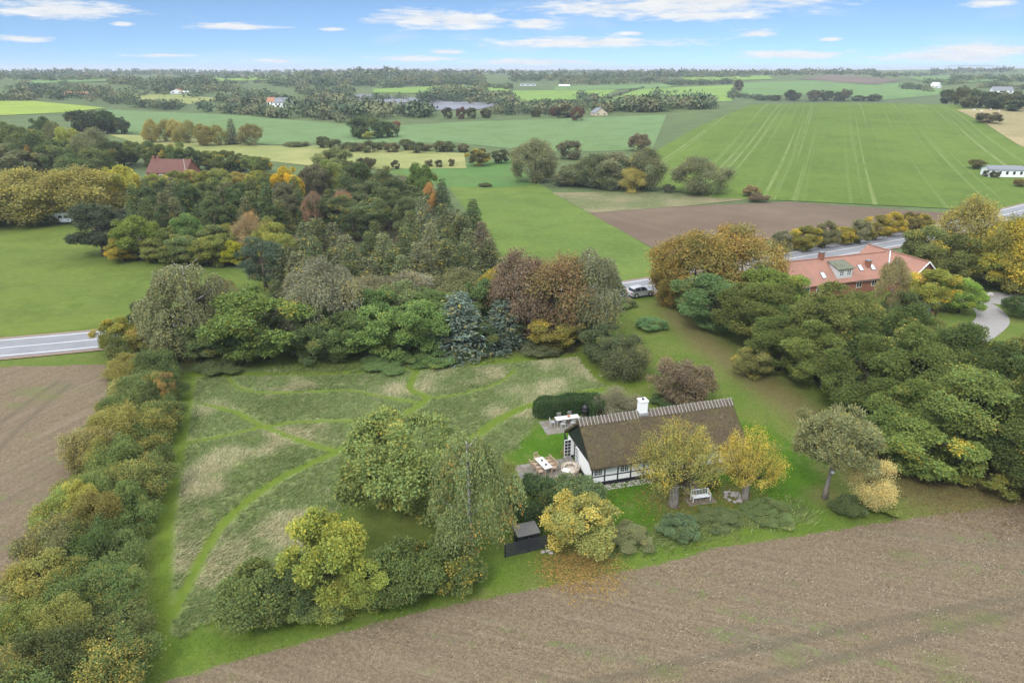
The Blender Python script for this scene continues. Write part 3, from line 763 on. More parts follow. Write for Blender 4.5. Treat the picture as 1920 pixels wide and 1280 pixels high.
# ------------------------------------------------------------------ trees and shrubs that stand out on their own
OAK = (.086,.114,.032); GREEN = (.105,.165,.045); LIME = (.205,.240,.045); OLIVE = (.180,.180,.060); GREY = (.165,.165,.090)
DARK = (.060,.090,.036); SPR = (.062,.095,.046); BLUE = (.100,.128,.100); PINE = (.075,.098,.055); BROWN = (.190,.125,.075)
YEL = (.46,.34,.045); ORA = (.42,.21,.05); GOLD = (.50,.33,.03)
tree('walnut', 772, 780, 994, 244, (.150,.185,.058), 'large round leafy tree standing in the mown patch of the meadow', 'walnut_tree', amt=.05)
tree('birch0', 884, 828, 1048, 160, (.195,.230,.088), 'tall weeping birch beside the black plank fence', 'weeping_birch', aut=ORA, amt=.07)
tree('airy', 950, 862, 925, 46, (.21,.23,.07), 'light green bush between the weeping birch and the terrace', 'shrub', 'shrub')
tree('thicket0', 1006, 902, 992, 118, (.070,.105,.042), 'dark green shrub at the foot of the terrace, beside the birch', 'shrub', 'shrub')
tree('thicket1', 1070, 898, 985, 125, (.10,.135,.058), 'dark green shrub behind the yellow maple, facing the house corner', 'shrub', 'shrub')
tree('maple', 1085, 934, 1056, 138, (.245,.250,.080), 'yellow-leaved maple at the right end of the black plank fence', 'maple_tree', aut=(.46,.37,.09), amt=.30)
tree('maple', 622, 978, 1150, 165, (.185,.208,.045), 'yellow-green bushy thorn tree rising from the dark thicket by the field', 'thorn_tree', aut=(.30,.28,.05), amt=.22)
TH = 'shrubs of the thicket between meadow and field'
tree('thicket0', 495, 1072, 1182, 165, (.115,.146,.048), 'dark green shrub at the left tip of the thicket by the stubble', 'shrub', 'shrub', TH)
tree('thicket1', 560, 1050, 1165, 120, (.085,.115,.045), 'dark green shrub left of the yellow-green thorn tree', 'shrub', 'shrub', TH)
tree('thicket1', 755, 1025, 1142, 165, (.112,.146,.046), 'dark green shrub right of the yellow-green thorn tree', 'shrub', 'shrub', TH)
tree('thicket0', 838, 1028, 1122, 155, (.112,.145,.046), 'dark green shrub below the weeping birch, with yellowing top', 'shrub', 'shrub', TH, amt=.12)
tree('thicket0', 610, 1095, 1172, 130, (.13,.165,.055), 'low green shrub at the foot of the thorn tree, left', 'shrub', 'shrub', TH)
tree('leafy0', 690, 1062, 1158, 100, (.17,.20,.045), 'light green low shrub filling the gap in the thicket', 'shrub', 'shrub', TH)
tree('airy', 640, 1090, 1165, 90, (.20,.22,.05), 'low yellow-green shrub at the foot of the thorn tree', 'shrub', 'shrub', TH, amt=.2)
tree('pollard', 1262, 794, 948, 152, (.245,.235,.065), 'big golden pollard willow with pale trunk in front of the house', 'pollard_willow', aut=(.44,.30,.05), amt=.42, rz=.4)
tree('pollard', 1396, 808, 936, 114, (.29,.24,.055), 'smaller deep yellow pollard willow beside the stone ring', 'pollard_willow', aut=(.44,.32,.05), amt=.5, rz=2.2)
tree('lone_pine', 1546, 772, 934, 142, (.185,.188,.085), 'lone pine with bare grey trunk and nest box on the lawn', 'pine_tree', amt=.0, rz=1.2)
tree('airy', 1618, 862, 962, 88, (.33,.30,.13), 'pale yellow shrub right of the lone pine', 'shrub', 'shrub', aut=(.5,.4,.16), amt=.5)
tree('thicket1', 1585, 930, 972, 62, (.10,.13,.05), 'dark low shrub at the foot of the lone pine', 'shrub', 'shrub')
tree('thicket0', 1655, 940, 968, 55, (.19,.22,.06), 'small yellow-green shrub at the edge of the grass strip', 'shrub', 'shrub')
tree('russet', 1275, 676, 764, 108, (.140,.108,.072), 'round reddish brown shrub standing behind the thatched roof', 'shrub', 'shrub', aut=(.19,.15,.085), amt=.4)
tree('thicket0', 1245, 742, 766, 55, DARK, 'low dark shrub under the round reddish brown shrub', 'shrub', 'shrub')
tree('airy', 1160, 735, 790, 86, (.165,.155,.095), 'grey-green loose bush behind the chimney beside the clipped hedge', 'shrub', 'shrub')
tree('thicket0', 1272, 975, 1016, 78, (.115,.165,.080), 'blue-green bramble mound between lawn and field', 'shrub', 'shrub')
tree('thicket1', 1185, 996, 1030, 90, (.175,.185,.085), 'scruffy olive mound right of the yellow maple', 'shrub', 'shrub')
tree('thicket1', 1350, 966, 994, 84, (.115,.145,.06), 'low weedy mound in the bank below the white bench', 'shrub', 'shrub')
tree('thicket0', 1440, 954, 980, 96, (.10,.135,.05), 'low dark green mound at the right end of the weedy bank', 'shrub', 'shrub')
tree('thicket0', 1222, 598, 622, 60, (.10,.17,.07), 'patch of tall nettles on the lawn near the road', 'nettle_patch', 'plant')
tree('leafy1', 1128, 612, 690, 84, (.085,.110,.050), 'dark spreading shrub at the meadow corner, nearest the birch', 'shrub', 'shrub')
tree('thorn0', 1165, 632, 718, 92, (.100,.115,.055), 'dark spreading shrub at the meadow corner, nearest the lawn', 'shrub', 'shrub')
tree('airy', 1196, 645, 716, 44, (.185,.185,.075), 'paler shrub on the lawn side of the dark meadow-corner shrubs', 'shrub', 'shrub')
tree('thicket0', 1163, 560, 580, 60, (.12,.15,.06), 'low shrub on the road bank left of the silver car', 'shrub', 'shrub')

# ------------------------------------------------------------------ hedgerow down the left side of the meadow
ORD = ['first', 'second', 'third', 'fourth', 'fifth', 'sixth', 'seventh', 'eighth', 'ninth', 'tenth', 'eleventh', 'twelfth', 'thirteenth', 'fourteenth', 'fifteenth', 'sixteenth', 'seventeenth', 'eighteenth', 'nineteenth', 'twentieth'] + ['%d%s' % (k, {1: 'st', 2: 'nd', 3: 'rd'}.get(k % 10, 'th')) for k in range(21, 60)]
HG = 'thorn shrubs of the hedgerow on the left'
hcol = [(.165,.195,.058),(.118,.152,.050),(.205,.212,.062),(.108,.142,.048),(.178,.168,.070),(.235,.230,.064)]
rows = [(672,235,312),(712,236,315),(752,232,312),(795,218,302),(840,200,294),(890,176,282),(945,152,270),(1005,128,256),(1070,102,242),(1140,78,228),(1215,55,214),(1300,20,196),(1400,-20,175)]
n = 0
for r_, (yb, xl, xr) in enumerate(rows):
    for c_, t in enumerate((0.0, .5, 1.0)):
        if r_ < 2 and c_ == 1: continue
        px = xl + (xr - 4 - xl) * t + rngT.uniform(-14, 14); py = yb + rngT.uniform(-12, 12) + 6 * (c_ == 1)
        x, y = P(px, py); w = rngT.uniform(3.3, 5.2); h = rngT.uniform(2.5, 4.6) * (1.06 if c_ == 1 else .95)
        col = jit(hcol[(n * 5 + r_) % 6] if c_ < 2 else hcol[(3, 1, 0)[n % 3]], .22)
        side = ('on the ploughed side', 'along the crest', 'on the meadow side')[c_]
        place('thorn%d' % (n % 3), 'hedge_shrub', x, y, w, h, col, 'olive green thorn shrub %s of the left hedgerow, %s from the road' % (side, ORD[r_]), 'shrub', HG + ', ' + side, (.27,.23,.06), rngT.choice((.0,.2,.35,.1)))
        n += 1
tree('leafy0', 225, 595, 668, 70, (.19,.20,.045), 'yellowing small tree at the road end of the hedgerow', aut=(.38,.28,.05), amt=.25)
tree('leafy1', 292, 602, 668, 95, (.20,.19,.05), 'orange-tinged bushy tree beside the white birch trunks', aut=(.36,.25,.06), amt=.25)
tree('leafy1', 318, 700, 760, 40, (.26,.20,.08), 'small orange-leaved shrub poking out of the hedgerow by the meadow', 'shrub', 'shrub', aut=(.38,.23,.07), amt=.4)
tree('maple', 168, 905, 1000, 66, (.30,.29,.07), 'bright yellow maple bush in the middle of the hedgerow', 'maple_tree', aut=(.36,.33,.08), amt=.3)
tree('leafy0', 255, 905, 985, 60, (.140,.190,.060), 'fresh green sapling in the hedgerow facing the meadow', 'sapling')

# ------------------------------------------------------------------ belt of trees between meadow and road
BG = 'trees of the belt between meadow and road'
B = [('leafy0',284,565,642,58,(.075,.10,.045),'small dark tree left of the white birch trunks',0,None),
('birch0',372,498,664,150,(.175,.180,.085),'weeping birch with white trunk at the left end of the belt',.0,None),
('birch1',430,520,655,110,(.155,.155,.080),'shorter grey-green birch right of the white-trunked one',.05,ORA),
('leafy1',505,545,692,165,(.125,.166,.045),'bright green broad tree bulging into the meadow corner',.04,None),
('leafy0',455,590,690,95,(.085,.130,.042),'darker green shrub left of the bright green broad tree',0,None),
('birch1',612,480,662,140,(.185,.180,.110),'pale grey-green birch standing highest behind the green shrubs',0,None),
('leafy0',592,600,688,85,(.095,.130,.050),'dark green shrub under the pale grey-green birch',0,None),
('leafy1',650,585,684,90,(.110,.150,.050),'mid green shrub right of the pale grey-green birch',0,None),
('leafy0',715,580,682,115,(.120,.170,.050),'rounded green shrub in the middle of the belt',0,None),
('leafy1',785,563,678,108,(.120,.175,.050),'tall rounded green shrub left of the blue spruce',0,None),
('leafy1',700,538,650,90,(.100,.155,.050),'green tree behind the middle of the belt',0,None),
('blue_spruce',862,548,674,108,BLUE,'silver-blue spruce at the front of the belt',0,None),
('blue_spruce',942,562,662,82,(.092,.120,.090),'smaller blue-green spruce right of the silver-blue one',0,None),
('leafy0',905,600,668,70,(.075,.11,.045),'dark shrub between the two blue spruces',0,None),
('leafy0',960,590,655,70,(.085,.105,.045),'dark shrub right of the smaller blue spruce',0,None),
('airy',768,508,602,95,(.195,.185,.115),'thin pale birch by the roadside gap',0,None),
('airy',700,512,606,80,(.190,.180,.100),'thin buff-coloured birch left of the roadside gap',0,None),
('birch1',862,500,606,110,(.165,.165,.075),'olive birch standing over the silver-blue spruce',0,None),
('leafy1',905,520,620,80,(.105,.150,.055),'green tree right of the olive birch',0,None),
('olive0',985,468,648,120,(.165,.125,.080),'reddish brown tree at the right half of the belt',.25,(.19,.12,.075)),
('olive1',1045,472,652,130,(.185,.150,.060),'yellow-brown beech beside the reddish brown tree',.4,(.21,.135,.07)),
('leafy0',930,500,610,75,(.20,.19,.045),'yellow-green small tree left of the reddish brown tree',.3,YEL),
('birch0',1100,478,640,120,(.155,.155,.085),'weeping birch with pale curved trunk at the right end of the belt',0,None),
('leafy1',1040,585,662,92,(.185,.165,.045),'yellow-green shrub at the foot of the yellow-brown beech',.35,(.34,.26,.04)),
('thicket0',830,655,686,90,(.095,.150,.048),'low green bramble in front of the blue spruce',0,None),
('thicket1',740,665,694,110,(.09,.135,.045),'low bramble along the meadow edge, left of the spruce',0,None),
('thicket1',420,672,700,90,(.08,.10,.04),'low dark scrub at the meadow corner under the birches',0,None),
('thicket0',1015,640,668,80,(.10,.115,.055),'low scrub at the meadow edge under the reddish brown tree',0,None)]
B += [('leafy1',560,560,655,100,(.100,.140,.048),'green tree behind the bright green broad tree, roadside',0,None),('leafy0',640,530,640,90,(.115,.150,.058),'green roadside tree right of the pale grey-green birch',0,None),
('leafy0',745,528,628,90,(.120,.145,.060),'olive green roadside tree behind the rounded green shrub',0,None),('leafy1',820,540,632,80,(.105,.150,.050),'green roadside tree behind the silver-blue spruce',0,None),
('leafy1',330,560,655,80,(.120,.135,.060),'olive green tree at the road left of the white-trunked birch',0,None),('leafy0',1010,540,640,90,(.125,.120,.055),'brownish green tree filling the belt below the reddish brown tree',.2,None),
('leafy1',1090,560,650,90,(.130,.140,.060),'olive tree at the foot of the right-hand weeping birch',.1,None),('leafy0',400,600,682,100,(.095,.125,.045),'dark green bush beside the white birch trunks',0,None)]
for kd, px, t, b, w, col, lab, amt, au in B:
    w *= 1.12; col = tuple(q * (.92 if 'birch' in kd or kd == 'airy' else 1.06) for q in col)
    tree(kd, px, t, b, w, jit(col, .05), lab, 'birch_tree' if 'birch' in kd else 'spruce_tree' if 'spruce' in kd else 'tree', 'tree', BG, au or (.35,.27,.05), amt)

# ------------------------------------------------------------------ oaks on the right of the lawn
OG = 'dark oaks of the wood on the right'
O = [(1335,512,622,150),(1405,528,652,140),(1480,556,682,150),(1560,532,708,175),(1455,600,708,130),(1535,610,742,140),(1650,564,748,175),(1745,602,765,150),
     (1610,640,800,150),(1705,610,812,180),(1800,618,805,180),(1890,612,815,190),(1690,705,858,150),(1790,690,885,210),(1885,690,905,210),(1965,650,900,200),(1930,760,945,180),(1990,800,990,180),(1600,566,690,150)]
front = {(1335,512):'rounded mid green oak nearest the road, facing the lawn', (1610,640):'small oak bulging onto the lawn behind the lone pine', (1930,760):'large dark oak at the right picture edge by the field',
         (1560,532):'tall dark oak in front of the red roof', (1800,618):'broad oak beside the gravel drive'}
for n, (px, t, b, w) in enumerate(O):
    lab = front.get((px, t)); rank = sorted(q[0] for q in O if (q[0], q[1]) not in front).index(px) if not lab else 0; col = jit((OAK, (.102,.128,.035), (.073,.100,.031), (.118,.134,.040))[n % 4], .14)
    if n == 0: col = (.095,.150,.055)
    tree('oak%d' % (n % 3), px, t, b, w, col, lab or 'dark green oak in the right-hand wood, %s crown from its left end' % ORD[rank], 'oak_tree', 'tree', None if lab else OG, (.22,.20,.05), .10)
tree('leafy1', 1718, 792, 912, 160, (.135,.175,.045), 'low light green oak in front of the dark wood, nearest the field', 'oak_tree', aut=(.38,.28,.04), amt=.10)
tree('leafy0', 1660, 770, 880, 110, (.105,.145,.04), 'low green oak behind the pale yellow shrub', 'oak_tree')
tree('maple', 1850, 868, 930, 120, (.19,.20,.05), 'yellowing low shrub under the right-hand oaks', 'shrub', 'shrub', aut=YEL, amt=.15)
tree('leafy0', 1405, 648, 715, 70, (.175,.175,.06), 'paler green shrub at the lawn edge of the oak wood', 'shrub', 'shrub', amt=.1)
# round the red-roofed house
for kd, px, t, b, w, col, lab, amt, au in [
 ('olive0',1295,428,580,150,(.185,.160,.050),'autumn-brown maple at the roadside beside the silver car',.45,(.27,.19,.05)),
 ('olive1',1385,420,570,150,(.180,.155,.052),'autumn-brown maple left of the red-roofed house',.5,(.25,.17,.05)),
 ('olive0',1250,470,580,70,(.170,.150,.045),'small autumn-brown maple overhanging the road by the car',.4,(.26,.18,.05)),
 ('leafy1',1440,502,600,110,(.16,.215,.05),'light green tree at the left gable of the red-roofed house',0,None),
 ('birch1',1663,482,590,64,(.215,.190,.085),'slender buff birch in front of the red roof',0,None),
 ('leafy1',1735,505,590,92,(.20,.205,.045),'yellow-tinged green tree at the right gable of the red-roofed house',.25,(.42,.29,.04)),
 ('leafy0',1795,520,592,76,(.150,.215,.045),'bright green round tree beside the gravel drive',0,None),
 ('thicket1',1690,545,598,70,(.09,.12,.045),'dark shrub below the slender buff birch',0,None),
 ('leafy0',1725,420,530,90,(.115,.135,.045),'dark olive tree behind the red-roofed house',.2,(.28,.22,.05)),
 ('leafy1',1770,440,545,95,(.130,.145,.045),'olive tree right of the red-roofed house',.2,(.34,.26,.04)),
 ('olive0',1805,365,520,110,(.205,.180,.060),'tall pale olive tree over the road',.2,(.36,.28,.05)),
 ('olive1',1865,400,540,120,(.185,.180,.050),'tall yellow-olive tree near the right picture edge',.4,(.42,.32,.04)),
 ('olive0',1925,420,560,120,(.190,.185,.050),'tall yellow-olive tree cut by the right picture edge',.4,(.40,.30,.04)),
 ('maple',1840,460,545,100,(.20,.205,.045),'yellow-green bushy tree above the gravel drive',.3,(.44,.32,.03)),
 ('leafy1',1895,480,555,100,(.155,.175,.045),'green bushy tree at the right above the drive',.3,(.40,.30,.04)),
 ('thicket0',1915,556,600,70,(.055,.085,.03),'dark clipped round bush at the right edge beside the drive',0,None)]:
    tree(kd, px, t, b, w, jit(col, .05), lab, 'birch_tree' if 'birch' in kd else 'tree', 'tree', None, au or YEL, amt)
RH = 'bushes along the far side of the road behind the red-roofed house'
for n, (px, t, b, w, col, amt) in enumerate([(1460,432,478,40,GREY,.0),(1505,424,474,58,(.17,.165,.04),.35),(1545,412,468,42,(.16,.155,.075),0),(1580,424,462,44,(.20,.18,.035),.45),(1610,410,460,40,GREY,.1),(1640,402,454,46,(.19,.17,.05),.3),(1668,396,446,44,(.23,.20,.04),.5),(1700,398,440,40,(.15,.13,.045),.2),(1725,400,436,36,(.20,.18,.05),.4)]):
    tree('leafy%d' % (n % 2), px, t, b, w, col, 'autumn-tinted roadside bush between road and ploughed field, %s from the left' % ORD[n], 'shrub', 'shrub', RH, (.36,.27,.04), amt)
# ------------------------------------------------------------------ conifer wood across the road
def rows_of(spec, kinds, cols, label, group, name, cat='tree', aut=YEL, amts=(0,), jx=9, jy=5):
    order = sorted(range(len(spec)), key=lambda q: spec[q][0])
    for n, (px, t, b, w) in enumerate(spec):
        tree(kinds[n % len(kinds)], px + rngT.uniform(-jx, jx), t + rngT.uniform(-jy, jy), b + rngT.uniform(-jy, jy), w * rngT.uniform(.9, 1.15),
             jit(cols[n % len(cols)], .12), '%s, %s from the left' % (label, ORD[order.index(n)]), name, cat, group, aut, amts[n % len(amts)])
rows_of([(666,306,408,62),(716,312,412,64),(754,334,415,58),(780,346,420,54),(690,345,425,66),(620,352,425,58),(735,350,432,62),(650,362,440,60),(600,372,440,60),(705,372,448,64),(762,366,446,60),(672,388,455,60)],
        ('pine0','pine1'), ((.088,.112,.048), (.098,.120,.052), (.080,.104,.045)), 'dark pine in the tall middle of the wood across the road', 'dark pines across the road', 'pine_tree')
rows_of([(578,418,520,72),(602,412,508,72),(655,442,530,66),(690,433,520,56),(728,430,530,60),(764,426,540,70),(806,412,540,72),(845,420,530,66),(872,430,520,60),(835,452,555,70),(786,455,560,70),(740,462,560,66),(880,455,548,66),(626,462,548,66),(690,478,566,66),(655,492,575,66),(918,440,512,60),(590,440,545,70),(560,470,566,70),(610,480,572,66),(720,440,548,66),(670,455,560,64),(815,468,566,66),(860,478,556,60),(760,480,572,64),(705,415,500,60),(640,415,500,60),(780,395,500,60),(830,380,490,60),(865,395,480,56),(800,365,465,56)],
        ('spruce1','spruce0'), ((.118,.136,.066), (.098,.120,.055), (.130,.140,.075), (.085,.108,.048)), 'grey-green spruce on the road side of the wood', 'spruces on the road side of the wood', 'spruce_tree')
tree('spruce1', 905, 415, 498, 56, (.135,.110,.075), 'reddish-tipped spruce at the field corner of the wood', 'spruce_tree')
tree('spruce0', 888, 372, 448, 48, (.062,.085,.042), 'dark pointed spruce at the right edge of the wood', 'spruce_tree')
tree('spruce0', 830, 334, 402, 40, (.060,.082,.040), 'dark spruce behind the pines, beside the grass field', 'spruce_tree')
tree('leafy0', 793, 305, 385, 56, (.115,.165,.045), 'green leafy tree at the back of the pine wood', 'tree')
tree('airy', 806, 342, 400, 26, (.40,.25,.10), 'slim orange tree beside the dark spruce', 'tree', aut=ORA, amt=.4)
tree('leafy1', 853, 392, 470, 60, (.150,.160,.085), 'grey-green leafy tree behind the reddish-tipped spruce', 'tree')
tree('leafy1', 850, 418, 480, 34, (.20,.215,.06), 'small yellow-green tree among the spruces', 'tree')
tree('olive0', 592, 358, 440, 40, (.19,.145,.095), 'copper-topped tree left of the dark pines', 'tree', aut=(.25,.145,.08), amt=.4)
tree('olive1', 645, 355, 430, 46, (.185,.145,.10), 'copper-topped tree behind the dark pines', 'tree', aut=(.28,.15,.08), amt=.5)
tree('leafy0', 622, 300, 380, 60, (.17,.20,.06), 'pale green round tree behind the pines, left', 'tree')
tree('leafy1', 628, 278, 345, 72, (.165,.185,.075), 'pale olive tree beside the dry field', 'tree')
tree('leafy0', 590, 308, 385, 60, (.135,.130,.075), 'grey-brown tree right of the golden tree', 'tree')

# ------------------------------------------------------------------ wood round the left-hand house
tree('pine0', 197, 380, 486, 104, (.068,.086,.048), 'big dark pine at the left corner of the wood', 'pine_tree')
tree('leafy1', 262, 403, 494, 84, (.165,.205,.045), 'lime green tree right of the big dark pine', 'tree')
tree('leafy0', 235, 445, 494, 56, (.235,.21,.045), 'yellowing bush at the pasture edge below the lime tree', 'shrub', 'shrub', aut=GOLD, amt=.25)
tree('airy', 482, 398, 494, 68, (.275,.205,.105), 'tan-coloured birch among the green bushes', 'birch_tree', aut=ORA, amt=.2)
tree('leafy0', 443, 452, 503, 44, (.31,.31,.035), 'bright yellow-green bush at the pasture edge', 'shrub', 'shrub')
tree('pine1', 500, 444, 548, 84, (.068,.095,.060), 'blue-dark pine standing forward over the pasture', 'pine_tree')
tree('spruce1', 548, 460, 560, 80, (.095,.108,.055), 'loose spruce right of the blue-dark pine', 'spruce_tree')
tree('leafy1', 545, 312, 396, 56, (.36,.30,.035), 'golden tree behind the spruce plantation', 'tree', aut=GOLD, amt=.55)
tree('leafy1', 242, 308, 402, 66, (.29,.28,.055), 'yellow-green tree left of the brown-roofed house', 'tree', aut=YEL, amt=.2)
tree('leafy0', 363, 398, 482, 58, (.110,.165,.050), 'fresh green tree in the middle of the pasture-edge bushes', 'tree')
PB = 'bushes along the pasture edge'
rows_of([(290,448,500,66),(330,455,502,56),(348,445,498,60),(385,440,502,66),(418,440,504,62),(310,430,488,54),(400,420,484,60),(432,415,478,56),(452,428,486,52),(340,418,480,50),(300,420,480,40),(520,420,500,62),(535,440,510,56),(505,408,470,48)],
        ('leafy0','leafy1'), ((.175,.190,.055), (.150,.175,.050), (.115,.145,.055), (.195,.205,.050)), 'green to olive bush along the pasture edge of the wood', PB, 'shrub', 'shrub')
SP = 'close-planted dark spruces'
rows_of([(x, 330 + (i % 3) * 5, 402 + (i % 2) * 6, 44) for i, x in enumerate(range(268, 566, 24))] + [(x, 345 + (i % 3) * 6, 424, 46) for i, x in enumerate(range(262, 570, 27))] + [(x, 372 + (i % 2) * 8, 446, 46) for i, x in enumerate(range(285, 570, 32))],
        ('spruce0','spruce1','pine0'), ((.080,.115,.046), (.098,.125,.050), (.072,.100,.042), (.115,.120,.062)), 'dark conifer in the close-planted block by the left house', SP, 'spruce_tree')
HB = 'hedge bushes beside the brown-roofed house'
rows_of([(300,322,372,40),(330,318,372,42),(362,314,370,46),(392,318,372,40),(420,316,370,44),(450,318,368,44),(478,320,372,40),(510,322,378,44)],
        ('leafy0','leafy1'), ((.20,.215,.05), (.165,.185,.055), (.24,.20,.06)), 'yellow-green hedge bush in front of the brown-roofed house', HB, 'shrub', 'shrub', (.40,.32,.06), (.05, .15))
for px, t, b, w, lab in [(40,318,428,165,'wide olive-yellow willow at the left picture edge'), (-30,330,430,110,'olive-yellow willow cut by the left picture edge'),
                         (157,310,420,140,'wide olive-yellow willow above the white caravans'), (100,335,420,70,'olive-yellow willow between the two wide ones')]:
    tree('olive%d' % (px % 2), px, t, b, w, jit((.225,.205,.065), .05), lab, 'willow_tree', aut=(.30,.26,.07), amt=.3)
tree('thicket0', 90, 405, 424, 40, (.10,.12,.05), 'low dark shrub left of the white caravans', 'shrub', 'shrub')
# behind them
BL = 'trees of the wood at the far left'
rows_of([(8,240,312,60),(45,236,318,76),(80,252,322,66),(20,268,330,70),(110,262,325,60),(190,275,330,60),(205,262,325,56),(60,280,335,70),(130,285,335,56),(10,225,290,60),(95,222,285,54),(120,232,292,50)],
        ('leafy0','leafy1','olive0'), ((.095,.130,.050), (.130,.155,.055), (.080,.105,.045), (.150,.160,.075)), 'green tree in the mixed wood at the far left', BL, 'tree')
tree('leafy1', 78, 262, 325, 40, (.28,.19,.07), 'orange-brown tree in the far-left wood', aut=ORA, amt=.5)
tree('leafy0', 140, 238, 306, 56, (.245,.26,.06), 'yellow-green tree in the far-left wood')
tree('olive0', 178, 240, 320, 74, (.165,.175,.085), 'grey-green willow at the right of the far-left wood', 'willow_tree')
rows_of([(150,207,250,44),(180,206,250,46),(205,210,252,42),(226,222,252,34),(165,222,256,40)], ('far0','far1'), ((.055,.075,.035), (.065,.085,.04)),
        'dark tree in the clump beside the blue-green field, far left', 'dark clump beside the blue-green field', 'tree')
GB = 'green trees behind the brown-roofed house'
rows_of([(228,268,316,44),(252,264,314,46),(280,264,316,44),(308,268,318,46),(335,272,318,46),(365,276,322,46),(395,278,322,46),(425,282,326,44),(455,285,328,42),(482,290,332,46),(500,298,334,36)],
        ('leafy0','leafy1'), ((.135,.165,.050), (.105,.140,.048), (.090,.120,.048)), 'green tree in the belt behind the brown-roofed house', GB, 'tree', aut=GOLD, amts=(.0, .1, .05))
WR = 'olive willows in a row'
rows_of([(288,221,266,30),(310,224,268,34),(333,226,268,34),(355,228,270,32),(385,230,272,36),(412,231,273,34)], ('olive0','olive1'), ((.245,.215,.070), (.225,.205,.075)),
        'olive-yellow willow in the row at the edge of the blue-green field', WR, 'willow_tree', jx=4, jy=3)
tree('spruce0', 438, 222, 272, 26, (.085,.095,.065), 'grey spruce in the willow row', 'spruce_tree')
tree('olive1', 472, 232, 274, 44, (.185,.165,.065), 'brown-green broad tree at the right end of the willow row')
tree('thicket0', 555, 266, 276, 50, (.12,.13,.06), 'low scrub on the dry field near the willow row', 'shrub', 'shrub')
tree('leafy0', 608, 255, 278, 28, (.10,.115,.05), 'small dark tree on the dry field', 'tree')
CL = 'dark trees in the field clump'
rows_of([(672,220,258,34),(692,214,258,40),(715,222,260,36),(738,232,260,28),(676,236,260,30)], ('far0','far1','far2'), ((.070,.100,.042), (.085,.110,.045)), 'dark tree in the clump in the blue-green field', CL, 'tree', jx=4, jy=2)
tree('far1', 690, 245, 262, 24, (.24,.25,.06), 'yellow-green bush at the foot of the field clump', 'shrub', 'shrub')
tree('far2', 744, 226, 240, 16, (.22,.12,.07), 'small reddish tree behind the field clump')
HL = 'low bushes on the old field boundary'
rows_of([(x, 262 + (i % 3) * 3, 283 + (i % 2) * 3, 26) for i, x in enumerate(range(632, 880, 21))], ('far0','far1','far2'), ((.105,.115,.050), (.085,.100,.045), (.14,.13,.065)),
        'low bush in the row along the boundary of the dry field', HL, 'shrub', 'shrub', jx=4, jy=2)
rows_of([(678,296,316,20),(694,295,318,20),(742,300,318,14),(806,300,314,14),(822,300,314,14),(848,297,313,14)], ('far0','far2'), ((.085,.085,.045), (.11,.10,.055)), 'small lone bush on the dry field', 'small bushes on the dry field', 'shrub', 'shrub', jx=2, jy=1)
RT = 'round trees beyond the blue-green field'
rows_of([(840,202,222,17),(862,200,223,18),(884,201,223,22),(912,203,222,20),(1084,200,228,26),(1006,203,220,20),(1058,196,222,30),(1040,199,218,24)], ('far0','far2'), ((.075,.070,.040), (.125,.080,.055), (.085,.095,.045)), 'small round tree on the far edge of the blue-green field', RT, 'tree', jx=2, jy=1)
tree('olive0', 1002, 258, 346, 84, (.165,.170,.085), 'big grey-green willow left of the stream thicket', 'willow_tree')
tree('far0', 1068, 263, 300, 46, (.115,.110,.060), 'dark round tree behind the big grey-green willow', 'tree')
tree('leafy0', 897, 278, 313, 42, (.12,.12,.05), 'dark bush with yellow leaves on the strip behind the grass field', 'shrub', 'shrub', aut=YEL, amt=.25)
tree('leafy1', 940, 280, 308, 34, (.08,.10,.045), 'dark green bush left of the big grey-green willow', 'shrub', 'shrub')
tree('thicket0', 910, 343, 351, 26, (.10,.115,.05), 'small scrub patch on the grass field', 'shrub', 'shrub')
WT = 'willows of the stream thicket'
rows_of([(1078,302,352,66),(1120,288,356,72),(1160,286,358,70),(1205,276,358,84),(1140,318,360,56),(1060,325,352,40)], ('olive0','olive1','leafy1'), ((.145,.155,.080), (.120,.140,.070), (.155,.160,.090)),
        'grey-green willow in the thicket between the fields', WT, 'willow_tree', jx=4, jy=3)
tree('airy', 1188, 315, 364, 48, (.30,.265,.085), 'yellow-leaved bush in front of the stream thicket', 'shrub', 'shrub', aut=YEL, amt=.3)
tree('far1', 1196, 250, 284, 40, (.13,.105,.065), 'brownish round tree above the stream thicket', 'tree')
tree('olive1', 1311, 294, 368, 104, (.150,.160,.080), 'big grey-green willow alone at the foot of the striped hill', 'willow_tree')
tree('thicket0', 1252, 345, 362, 24, (.11,.12,.07), 'small grey bush left of the lone hill-foot willow', 'shrub', 'shrub')
tree('leafy0', 1408, 348, 370, 30, (.20,.155,.07), 'small tawny bush at the edge of the reed strip', 'shrub', 'shrub')
tree('thicket1', 1420, 362, 380, 40, (.15,.12,.07), 'low russet scrub beside the ploughed field', 'shrub', 'shrub')
tree('far1', 1852, 211, 233, 40, (.105,.095,.050), 'wind-leaning bush on the tan pasture', 'shrub', 'shrub')
tree('far0', 1828, 299, 318, 30, (.125,.115,.045), 'lone bush at the right foot of the striped hill', 'shrub', 'shrub')
tree('far2', 1848, 318, 332, 12, (.07,.08,.04), 'small dark bush left of the white bungalow', 'shrub', 'shrub')
tree('far2', 1864, 320, 334, 16, (.08,.09,.04), 'small dark bush in front of the white bungalow', 'shrub', 'shrub')
tree('far1', 1915, 335, 352, 26, (.17,.13,.05), 'brown bush at the right edge below the white bungalow', 'shrub', 'shrub')
VH = 'trees of the valley hedge'
